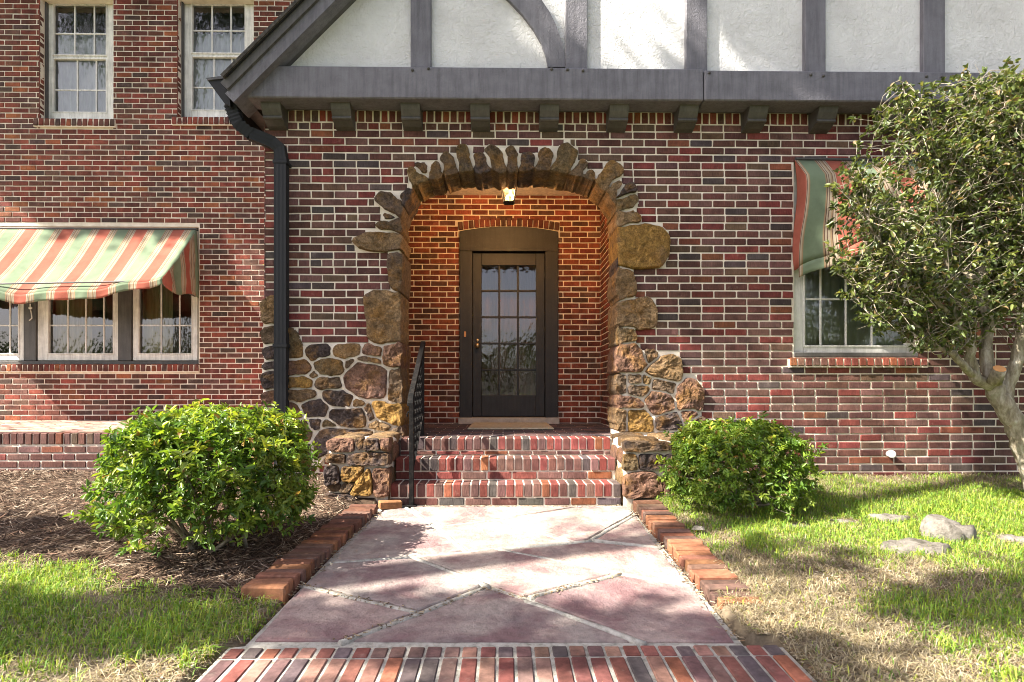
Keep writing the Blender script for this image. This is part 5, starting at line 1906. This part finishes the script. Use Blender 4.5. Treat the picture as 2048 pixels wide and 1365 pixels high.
# small seedling beside the large bush
sd_ = at_z(225, 1010, .12)
r = np.random.default_rng(9)
root = empty('seedling', (sd_.x, sd_.y, gz(sd_.x, sd_.y)), label='small grey green seedling in the mulch just left of the large bush', category='plant')
n = 26
P = np.c_[sd_.x+r.normal(size=n)*.06, sd_.y+r.normal(size=n)*.05, gz(sd_.x, sd_.y)+.04+r.random(n)*.11]
A = unit(r.normal(size=(n, 3))*[1, 1, .3]+[0, 0, .25])
V, F, fc_ = leaves(P, A, np.full(n, .075), np.full(n, .038), np.tile([(.16, .21, .09)], (n, 1)), seed=4)
np_mesh('foliage', V, F, M['leaf'], root, cols=fc_, kind='stuff')
mb = MB()
for q in P[:10]:
    mb.tube([(sd_.x, sd_.y, gz(sd_.x, sd_.y)-.01), tuple(q)], [.004, .002], 5)
mb.build('stem', M['bark'], root)

# ---- the garden tree at the right
tr = np.random.default_rng(21)
TY = -.85
def tp_(u, v, y=TY): return at_y(u, v, y)
tree = empty('garden_tree', (tp_(2085, 1000).x, TY, .15), label='small multi-stemmed evergreen tree with pale twigs in front of the right window', category='tree')
mb = MB()
base = tp_(2085, 1005); base.z = .10
limbs = [
    ([base, tp_(2062, 930), tp_(2035, 860), tp_(2006, 810), tp_(1985, 768)], [.088, .082, .075, .068, .060]),
    ([tp_(2006, 812), tp_(2018, 770), tp_(2038, 700, -.9), tp_(2056, 620, -.95), tp_(2075, 500, -1.0), tp_(2060, 380, -1.0)], [.055, .047, .04, .036, .028, .012]),
    ([tp_(1985, 770), tp_(1975, 720), tp_(1972, 640, -.8), tp_(1965, 560, -.8), tp_(1972, 470, -.78), tp_(1985, 380, -.75), tp_(2000, 280, -.75)], [.052, .045, .040, .033, .026, .02, .01]),
    ([tp_(1982, 775), tp_(1952, 752, -.88), tp_(1940, 700, -.92), tp_(1922, 650, -.95), tp_(1900, 590, -1.0), tp_(1890, 500, -1.05), tp_(1870, 420, -1.05)], [.045, .038, .032, .027, .022, .016, .008]),
    ([tp_(1955, 755), tp_(1930, 735, -.95), tp_(1905, 708, -1.0), tp_(1870, 690, -1.0), tp_(1830, 650, -1.0), tp_(1780, 620, -1.0), tp_(1730, 590, -.98), tp_(1690, 540, -.95)], [.034, .028, .024, .019, .016, .013, .010, .005]),
    ([tp_(1972, 640), tp_(1995, 690-60, -.7), tp_(2015, 570, -.65), tp_(2030, 480, -.6), tp_(2040, 380, -.6)], [.030, .026, .022, .016, .008]),
    ([tp_(1965, 560), tp_(1925, 600-55, -.75), tp_(1880, 505, -.7), tp_(1820, 470, -.65), tp_(1760, 450, -.65), tp_(1700, 400, -.6)], [.024, .020, .016, .012, .009, .004]),
    ([tp_(1922, 650), tp_(1880, 610, -1.1), tp_(1840, 560, -1.15), tp_(1790, 520, -1.2), tp_(1740, 450, -1.2), tp_(1720, 360, -1.2)], [.02, .017, .014, .011, .008, .004]),
    ([tp_(1972, 470), tp_(1930, 420, -.8), tp_(1890, 350, -.85), tp_(1850, 290, -.85), tp_(1825, 215, -.85), tp_(1805, 165, -.85)], [.02, .016, .012, .009, .006, .003]),
    ([tp_(1985, 380), tp_(1960, 310, -.7), tp_(1950, 240, -.7), tp_(1952, 170, -.7)], [.014, .010, .007, .003]),
    ([tp_(2060, 380, -1.0), tp_(2045, 300, -1.0), tp_(2030, 220, -1.0), tp_(2042, 150, -1.0)], [.012, .009, .006, .003]),
    ([tp_(2056, 620, -.95), tp_(2110, 540, -1.0), tp_(2160, 430, -1.0), tp_(2190, 300, -1.0)], [.03, .024, .016, .006]),
    ([tp_(2075, 500, -1.0), tp_(2130, 400, -.8), tp_(2150, 280, -.8), tp_(2130, 180, -.8)], [.022, .016, .01, .004]),
]
def smooth_path(pp, rr, n=4):
    out_, ro = [], []
    for i in range(len(pp)-1):
        p0_ = pp[max(0, i-1)]; p1_ = pp[i]; p2_ = pp[i+1]; p3_ = pp[min(len(pp)-1, i+2)]
        for k in range(n):
            t = k/n
            q = .5*((2*p1_)+(p2_-p0_)*t+(2*p0_-5*p1_+4*p2_-p3_)*t*t+(3*p1_-p0_-3*p2_+p3_)*t**3)
            out_.append(q); ro.append(rr[i]*(1-t)+rr[i+1]*t)
    out_.append(pp[-1]); ro.append(rr[-1])
    return out_, ro
trunk = None
skel = []
for li, (pp, rr) in enumerate(limbs):
    jj = [Vector(p) for p in pp]
    q, ro = smooth_path(jj, rr)
    q = [p+Vector((tr.normal(), tr.normal(), tr.normal()))*min(.008, r_*.25) for p, r_ in zip(q, ro)]
    m2 = MB(); m2.tube(q, ro, 10 if li < 4 else 7)
    if li == 0:
        trunk = m2.build('trunk', M['bark'], tree, smooth=True)
    else:
        m2.build('limb', M['bark'], tree, smooth=True)
    skel.append((q, ro))
# sawn stub with an orange cut face
s0, s1 = tp_(1988, 765, -.92), tp_(1999, 738, -.99)
m2 = MB(); m2.tube([s0, s1], [.05, .043], 10); stub = m2.build('limb', M['bark'], tree, smooth=True)
m2 = MB(); dv = (s1-s0).normalized(); m2.tube([s1-dv*.002, s1+dv*.003], [.0405, .040], 10); m2.build('cut_face', M['cut'], stub)
# twigs and leaves
tw = MB()
LP, LA = [], []
def crown_ok(p):
    # crown outline in space (x, z), with a ragged edge
    rel = p-CAM
    u = 1008+FPX*p.x/(p.y-CAM.y)
    v = HORIZON-FPX*(p.z-CAM.z)/(p.y-CAM.y)
    ctr = [(1640, 420), (1668, 330), (1715, 240), (1760, 190), (1840, 160), (1900, 140), (1960, 130), (2048, 105)]
    vt = np.interp(u, [a for a, b in ctr], [b for a, b in ctr])
    bot = [(1640, 470), (1680, 560), (1730, 690), (1790, 660), (1850, 700), (1900, 720), (1960, 640), (2048, 620)]
    vb = np.interp(u, [a for a, b in bot], [b for a, b in bot])
    jag = 60*noise.noise((p.x*4.5, p.z*4.5, p.y*4.5))+25*noise.noise((p.x*13, p.z*13, 3))
    return u > 1650-jag*.5 and vt+12-jag < v < vb+jag*.6
ntw = 0
tries = 0
while ntw < 2150 and tries < 20000:
    tries += 1
    q, ro = skel[tr.integers(1, len(skel))]
    i = tr.integers(int(len(q)*.25), len(q))
    s_ = q[i]
    ln = tr.uniform(.12, .5)
    dirn = Vector((tr.normal()-.15, tr.normal()*.75, tr.normal()*.9+.25)).normalized()
    pp = [s_]
    dcur = dirn
    for k in range(4):
        dcur = (dcur+Vector((tr.normal(), tr.normal(), tr.normal()+.15))*.34).normalized()
        pp.append(pp[-1]+dcur*ln/4)
    if not crown_ok(pp[-1]):
        continue
    ntw += 1
    tw.tube(pp, [.0046, .0037, .0028, .0020, .0012], 4, cap=False)
    bare = tr.random() < .16
    if bare:
        continue
    for k in range(1, 5):
        for z_ in range(tr.integers(2, 4)):
            t = tr.random()
            p_ = pp[k-1].lerp(pp[k], t)
            d_ = (Vector((tr.normal(), tr.normal(), tr.normal()))*.8+dcur*.7).normalized()
            LP.append(p_); LA.append(d_)
    for z_ in range(5):
        d_ = (Vector((tr.normal(), tr.normal(), tr.normal()))*.7+dcur).normalized()
        LP.append(pp[-1]); LA.append(d_)
tw.build('twig', M['twig'], tree, smooth=True, kind='stuff')
LP = np.array(LP); LA = np.array(LA); n = len(LP)
TC = np.array([(.11, .145, .040), (.08, .11, .034), (.15, .175, .05), (.055, .08, .028), (.18, .18, .07), (.22, .16, .08)])
cc = TC[tr.choice(6, n, p=[.3, .26, .18, .14, .07, .05])]*tr.uniform(.75, 1.3, (n, 1))
V, F, fc_ = leaves(LP, LA, .047*tr.uniform(.55, 1.25, n), .025*tr.uniform(.7, 1.2, n), cc, seed=8)
np_mesh('crown', V, F, M['leaf'], tree, cols=fc_, kind='stuff')
# ---- garden stones in the right lawn
ROCKS = [((1890, 1057), (.16, .12, .115), 'largest grey stone lying upon the right lawn, behind the flat white one'),
         ((1826, 1092), (.17, .11, .055), 'flat white stone sunk in the grass in front of the largest grey stone'),
         ((1778, 1034), (.13, .08, .045), 'long pale stone half buried in grass behind the largest grey stone'),
         ((1695, 1041), (.11, .045, .018), 'thin sliver of pale stone in the shaded grass between two others'),
         ((1600, 1050), (.10, .055, .020), 'low weathered stone nearly overgrown by grass near the right bush'),
         ((1486, 1034), (.055, .04, .020), 'smallest white stone in the shade at the foot of the right bush'),
         ((2034, 1076), (.11, .075, .035), 'pale stone at the right edge of the lawn below the tree')]
for k, ((u, v), (a, b, h), lab) in enumerate(ROCKS):
    p = at_z(u, v, .075)
    for _ in range(6):
        p = at_z(u, v, gz(p.x, p.y)+h*.5)
    g = gz(p.x, p.y)
    V, F, n = [], [], 20
    sd0 = k*7.3
    rr = [(1.0, -.03), (1.0, h*.35), (.9, h*.8), (.68, h*1.0), (.35, h*1.06)]
    for sc_, z in rr:
        for i in range(n):
            t = 2*math.pi*i/n
            w_ = 1+.34*noise.noise((math.cos(t)*1.6+sd0, math.sin(t)*1.6, 0))+.22*noise.noise((math.cos(t)*4+sd0, math.sin(t)*4, 2))
            V.append((a*sc_*w_*math.cos(t), b*sc_*w_*math.sin(t), z+.42*h*noise.noise((math.cos(t)*sc_*2+sd0, math.sin(t)*sc_*2, z*5))))
    V.append((0, 0, h*1.05))
    for r_ in range(len(rr)-1):
        for i in range(n):
            F.append((r_*n+i, r_*n+(i+1) % n, (r_+1)*n+(i+1) % n, (r_+1)*n+i))
    e = (len(rr)-1)*n
    for i in range(n):
        F.append((e+i, e+(i+1) % n, len(V)-1))
    m2 = MB(); m2.grid(V, F)
    o = m2.build('garden_stone', M['rock'], smooth=True, label=lab, category='stone', group='pale stones in the right lawn')
    o.location = (p.x, p.y, g-.012); o.rotation_euler = (random.uniform(-.08, .08), random.uniform(-.08, .08), random.uniform(-.4, .4))

# ---- grass
ROCKXY = [(o.location.x, o.location.y) for o in C.objects if o.name.startswith('garden_stone')]
def blades(n, x0, x1, y0, y1, dens, seed):
    r = np.random.default_rng(seed)
    x = r.uniform(x0, x1, n); y = r.uniform(y0, y1, n)
    k = dens(x, y, r)
    x, y = x[k], y[k]
    return x, y, r
def grass_mesh(name, x, y, L, W, lean, cols, r, **props):
    n = len(x)
    z = np.array([gz(a, b) for a, b in zip(x, y)])-.004
    B = np.c_[x, y, z]
    az = r.random(n)*6.283
    dh = np.c_[np.cos(az), np.sin(az), np.zeros(n)]
    sd = np.c_[-np.sin(az), np.cos(az), np.zeros(n)]
    lean = lean[:, None]; L = L[:, None]; W = W[:, None]
    up = np.array([0, 0, 1.0])
    m_ = B+up*L*.55*np.sqrt(np.maximum(.05, 1-lean**2*.5))+dh*L*lean*.35
    t = B+up*L*np.maximum(.08, 1-lean*.75)*.95+dh*L*lean
    V = np.stack([B-sd*W, B+sd*W, m_+sd*W*.85, m_-sd*W*.85, t+sd*W*.12, t-sd*W*.12], 1).reshape(-1, 3)
    b = np.arange(n)*6
    F = np.stack([np.stack([b, b+1, b+2, b+3], 1), np.stack([b+3, b+2, b+4, b+5], 1)], 1).reshape(-1, 4)
    return np_mesh(name, V, F, M['grass'], cols=np.repeat(cols, 2, axis=0), **props)
def lush_right(x, y):
    """how green the right lawn is: lush in the middle, dry by the wall, worn beside the path"""
    v = .35+.45*vnoise(x, y, 1.9, 1.0)+.45*vnoise(x, y, 5.2, 5.0)+.5*vnoise(x, y, 13, 8)
    v += .55*np.exp(-((y+1.35)/.50)**2)
    v -= .45*np.exp(-((y+.12)/.30)**2)
    v -= 1.0*np.exp(-((x-1.25)/.28)**2)*(y < -1.1)*(1-.55*(vnoise(x, y, 7, 31) > .12))
    v -= .75*np.exp(-((y+2.25)/.24)**2)*np.clip((2.7-x)/.6, 0, 1)
    v -= .35*np.exp(-((y+3.0)/.35)**2)*np.clip((2.0-x)/.5, 0, 1)
    return v
def dens_right(x, y, r):
    v = lush_right(x, y)
    ok = r.random(len(x)) < np.clip(.25+1.4*v, .04, 1)
    ok &= x > np.where(y < -2.45, .965+.10*(y < -2.85), 1.17)
    for rx, ry in ROCKXY:
        ok &= ((x-rx)/.075)**2+((y-ry)/.05)**2 > 1
    return ok
def dens_left(x, y, r):
    v = .5*vnoise(x, y, 2.1, 2.0)+.4*vnoise(x, y, 5, 6.0)+.5*vnoise(x, y, 13, 3)
    ym_ = np.array([ymulch(a) for a in x])
    v += np.clip((ym_-y)*1.4, -.6, .35)
    v -= .5*np.exp(-((y+3.15)/.16)**2)*(x > -2.4)
    return (r.random(len(x)) < np.clip(.40+1.5*v, 0.0, 1)) & (x < np.where(y < -2.5, -1.01-.06*(y < -2.85), -1.2)) & (y < ym_+.10)
GC = np.array([(.22, .34, .038), (.16, .29, .034), (.29, .38, .045), (.33, .37, .065), (.11, .22, .030)])
for nm, fn, box, n, seed in (('grass', dens_right, (.98, 5.6, -3.9, .0), 195000, 31), ('grass', dens_left, (-4.6, -.98, -3.9, -1.7), 105000, 32)):
    x, y, r = blades(n, *box, fn, seed)
    m_ = len(x)
    ln = r.uniform(.028, .075, m_)*(1+.5*vnoise(x, y, 2.5, 11))
    cc = GC[r.integers(0, 5, m_)]*r.uniform(.75, 1.3, (m_, 1))*(1+.25*vnoise(x, y, 3, 14))[:, None]
    o = grass_mesh(nm, x, y, ln, r.uniform(.0014, .0026, m_), r.uniform(.2, 1.0, m_), cc, r, kind='stuff')
# dead straw between the tufts
SCOL = np.array([(.38, .32, .20), (.29, .24, .14), (.47, .41, .28), (.20, .17, .125)])
for box, n, seed, left in (((.98, 5.6, -3.9, .0), 200000, 41, False), ((-4.6, -.98, -3.9, -1.7), 50000, 42, True)):
    r = np.random.default_rng(seed)
    x = r.uniform(box[0], box[1], n); y = r.uniform(box[2], box[3], n)
    k = r.random(n) < np.clip(.6+.8*vnoise(x, y, 2.5, 20), .1, 1)
    if left:
        k &= (y < np.array([ymulch(a) for a in x])+.05) & (x < np.where(y < -2.5, -1.005-.06*(y < -2.85), -1.2))
    else:
        k &= x > np.where(y < -2.45, .955+.11*(y < -2.85), 1.15)
        k |= (r.random(n) < .8) & (x > np.where(y < -2.45, .955+.11*(y < -2.85), 1.15)) & (x < 1.5)
        k &= r.random(n) < np.clip(1.05-1.1*lush_right(x, y), .10, 1)
    x, y = x[k], y[k]; m_ = len(x)
    cc = SCOL[r.integers(0, 4, m_)]*r.uniform(.7, 1.25, (m_, 1))
    grass_mesh('dead_grass', x, y, r.uniform(.02, .085, m_), r.uniform(.0011, .0020, m_), r.uniform(.8, 1.3, m_), cc, r, kind='stuff')
# ---- mulch
r = np.random.default_rng(51)
n = 42000
x = r.uniform(-5.2, -1.12, n); y = r.uniform(-2.6, YT, n)
k = (y > np.array([ymulch(a) for a in x])-.06*r.random(n)) & ((y < -.02) | (x < XL))
k &= ~((x > -1.40) & (y > -.70))
x, y = x[k], y[k]; n = len(x)
z = np.array([gz(a, b) for a, b in zip(x, y)])+r.uniform(-.004, .018, n)
az = r.random(n)*6.283; tilt = r.normal(size=n)*.28
A = np.c_[np.cos(az)*np.cos(tilt), np.sin(az)*np.cos(tilt), np.sin(tilt)]
S = unit(np.cross(A, np.c_[r.normal(size=(n, 2))*.4, np.ones(n)]))
N = np.cross(S, A)
Lm = r.uniform(.010, .045, n)[:, None]*(1+.6*(r.random((n, 1)) < .12)); Wm = r.uniform(.0018, .0055, n)[:, None]; Hm = Wm*.6
Bc = np.c_[x, y, z]
V = np.stack([Bc-A*Lm-S*Wm*.6, Bc-A*Lm+S*Wm*.6, Bc+A*Lm+S*Wm*.4, Bc+A*Lm-S*Wm*.4, Bc-A*Lm*.8+N*Hm, Bc+A*Lm*.8+N*Hm], 1).reshape(-1, 3)
b = np.arange(n)*6
F = np.stack([np.stack([b+1, b+2, b+5, b+4], 1), np.stack([b+3, b, b+4, b+5], 1)], 1).reshape(-1, 4)
MC = np.array([(.12, .080, .054), (.065, .045, .033), (.19, .135, .092), (.28, .21, .15), (.15, .088, .058), (.36, .29, .215)])
cc = MC[r.choice(6, n, p=[.27, .25, .2, .12, .1, .06])]*r.uniform(.7, 1.3, (n, 1))
np_mesh('mulch', V, F, M['mulch'], cols=np.repeat(cc, 2, axis=0), kind='stuff')

# crumbs of dry leaf and bark on the bare soil and in the path's joints
r = np.random.default_rng(57)
n = 34000
x = 1.0+2.2*r.random(n)**1.7; y = r.uniform(-3.5, -.75, n)
k = (x > np.where(y < -2.45, .955+.11*(y < -2.85), 1.16)) & (r.random(n) < np.clip(1.5-(x-1.2)*.8, .12, 1))
x, y = x[k], y[k]
x2 = r.uniform(-1.4, -1.0, 2600); y2_ = r.uniform(-3.5, -2.5, 2600)
x, y = np.r_[x, x2], np.r_[y, y2_]
z = np.array([gz(a, b) for a, b in zip(x, y)])+.003
jx, jy, jz = [], [], []
for p in ([(978,1180),(1050,1198)], [(680,1286),(848,1226),(978,1175)], [(1243,1151),(1150,1172),(1060,1197)], [(602,1171),(701,1197),(835,1226)], [(760,1024),(566,1200)], [(1262,1020),(1480,1288)], [(800,1014),(1255,1014)]):
    w_ = path_poly(p)
    for a, b in zip(w_[:-1], w_[1:]):
        for _ in range(int((b-a).length*130)):
            q = a.lerp(b, r.random())
            jx.append(q.x+r.normal()*.016); jy.append(q.y+r.normal()*.014); jz.append(q.z+.006)
x = np.r_[x, jx]; y = np.r_[y, jy]; z = np.r_[z, jz]; n = len(x)
az = r.random(n)*6.283
A = np.c_[np.cos(az), np.sin(az), r.normal(size=n)*.15]; S = np.c_[-np.sin(az), np.cos(az), r.normal(size=n)*.2]
Lm = r.uniform(.003, .014, n)[:, None]; Wm = r.uniform(.0015, .005, n)[:, None]
Bc = np.c_[x, y, z]; up_ = np.array([0, 0, 1.0])
V = np.stack([Bc-A*Lm-S*Wm, Bc-A*Lm+S*Wm, Bc+A*Lm+S*Wm, Bc+A*Lm-S*Wm, Bc-A*Lm*.5+up_*Wm*.8, Bc+A*Lm*.5+up_*Wm*.8], 1).reshape(-1, 3)
b = np.arange(n)*6
F = np.stack([np.stack([b+1, b+2, b+5, b+4], 1), np.stack([b+3, b, b+4, b+5], 1)], 1).reshape(-1, 4)
LC = np.array([(.20, .15, .09), (.30, .235, .15), (.11, .08, .05), (.16, .10, .055), (.36, .31, .22)])
cc = LC[r.integers(0, 5, n)]*r.uniform(.7, 1.25, (n, 1))
np_mesh('leaf_litter', V, F, M['mulch'], cols=np.repeat(cc, 2, axis=0), kind='stuff')

# ================================================================== TREES OUT OF FRAME (they shade the garden and show in the glass)
st_r = np.random.default_rng(61)
SUNB = np.array(-SUN)
shade = empty('shade_tree', (-8.2, -4.85, -.05), label='tall unseen tree beyond the left of the view, its crown shaped to cast shade', category='tree')
CL = []                                           # leaf clump centres, set along sun rays from where shade is wanted
def shade_px(poly, plane, n, t0, t1, jitter=.12):
    P = np.array(poly, float)
    lo_, hi = P.min(0), P.max(0)
    got = 0
    while got < n:
        u, v = st_r.uniform(lo_[0], hi[0]), st_r.uniform(lo_[1], hi[1])
        ins = False
        for i in range(len(P)):
            (xa, ya), (xb, yb) = P[i], P[(i+1) % len(P)]
            if (ya > v) != (yb > v) and u < (xb-xa)*(v-ya)/(yb-ya)+xa:
                ins = not ins
        if not ins:
            continue
        p = at_y(u, v, plane) if plane is not None else at_z(u, v, .05)
        t = st_r.uniform(t0, t1)
        CL.append(np.array(p)+SUNB*t+st_r.normal(size=3)*jitter*.4)
        got += 1
shade_px([(1440, -20), (1500, 42), (1592, 140), (1660, 205), (2060, 215), (2060, -40)], YS, 420, 11, 15)
shade_px([(-20, 150), (0, 335), (105, 455), (395, 455), (545, 470), (545, 0), (-20, 0)], YW, 480, 8.5, 12)
shade_px([(530, 340), (1700, 340), (1610, 588), (1290, 583), (1240, 562), (815, 560), (690, 565), (685, 690), (640, 700), (600, 835), (553, 835), (553, 590), (530, 585)], 0.0, 520, 10, 14)
shade_px([(560, 140), (697, -10), (1060, -30), (1010, 45), (955, 140), (850, 200), (470, 200)], YS, 150, 11, 15)
shade_px([(560, 1195), (900, 1190), (1300, 1215), (1500, 1290), (1000, 1300), (520, 1250)], None, 60, 7.5, 10.5)
shade_px([(-150, 1195), (300, 1200), (470, 1235), (420, 1262), (-150, 1265)], None, 45, 7, 9)
shade_px([(-200, 1065), (200, 1062), (260, 1110), (-200, 1112)], None, 32, 7, 9)
shade_px([(1440, 1270), (1620, 1275), (1640, 1365), (1500, 1365)], None, 26, 8, 11)
shade_px([(1750, 1165), (2080, 1150), (2080, 1220), (1760, 1230)], None, 26, 9, 12)
shade_px([(1480, 1105), (1640, 1100), (1640, 1135), (1480, 1140)], None, 9, 9, 12)
CL = np.array(CL)
k = 13
n = len(CL)*k
P = np.repeat(CL, k, axis=0)+st_r.normal(size=(n, 3))*.085
A = unit(st_r.normal(size=(n, 3)))
cc = np.array([(.06, .10, .025), (.045, .08, .02), (.08, .12, .03)])[st_r.integers(0, 3, n)]
V, F, fc_ = leaves(P, A, st_r.uniform(.11, .19, n), st_r.uniform(.06, .10, n), cc, seed=12)
np_mesh('crown', V, F, M['leaf'], shade, cols=fc_, kind='stuff')
mb = MB()
tb = Vector((-8.2, -4.85, -.1))
mb.tube([tb, (-8.25, -4.85, 2.5), (-8.2, -4.87, 5.5), (-8.2, -4.85, 9), (-8.1, -4.6, 12.5), (-7.9, -4.2, 15)], [.24, .19, .16, .13, .09, .04], 10)
mb.build('trunk', M['bark'], shade, smooth=True)
mb = MB()
for i in range(0, len(CL), 45):
    e = Vector(CL[i]); z0 = min(14.5, max(3.0, e.z-1.5))
    s_ = Vector((-8.2, -4.84, z0)) if z0 < 9 else Vector((-8.1, -4.7, z0))
    mb.tube([s_, s_.lerp(e, .5)+Vector((0, 0, .25)), e], [.018, .011, .005], 5, cap=False)
mb.build('branch', M['bark'], shade, smooth=True)

tl_r = np.random.default_rng(71)
n = 5200
x = tl_r.uniform(-55, 55, n)
hgt = 3.9+2.2*np.array([noise.noise((a*.13, 1, 0)) for a in x])+1.4*np.array([noise.noise((a*.5, 3, 0)) for a in x])
z = hgt*np.sqrt(tl_r.random(n))
y = -33+tl_r.normal(size=n)*1.3
P = np.c_[x, y, z]
A = unit(tl_r.normal(size=(n, 3)))
cc = np.array([(.05, .08, .022), (.035, .06, .018), (.075, .10, .03)])[tl_r.integers(0, 3, n)]
V, F, fc_ = leaves(P, A, tl_r.uniform(.6, 1.1, n), tl_r.uniform(.4, .7, n), cc, seed=14)
np_mesh('treeline', V, F, M['leaf'], cols=fc_, kind='stuff')
print('objects', len(C.objects))
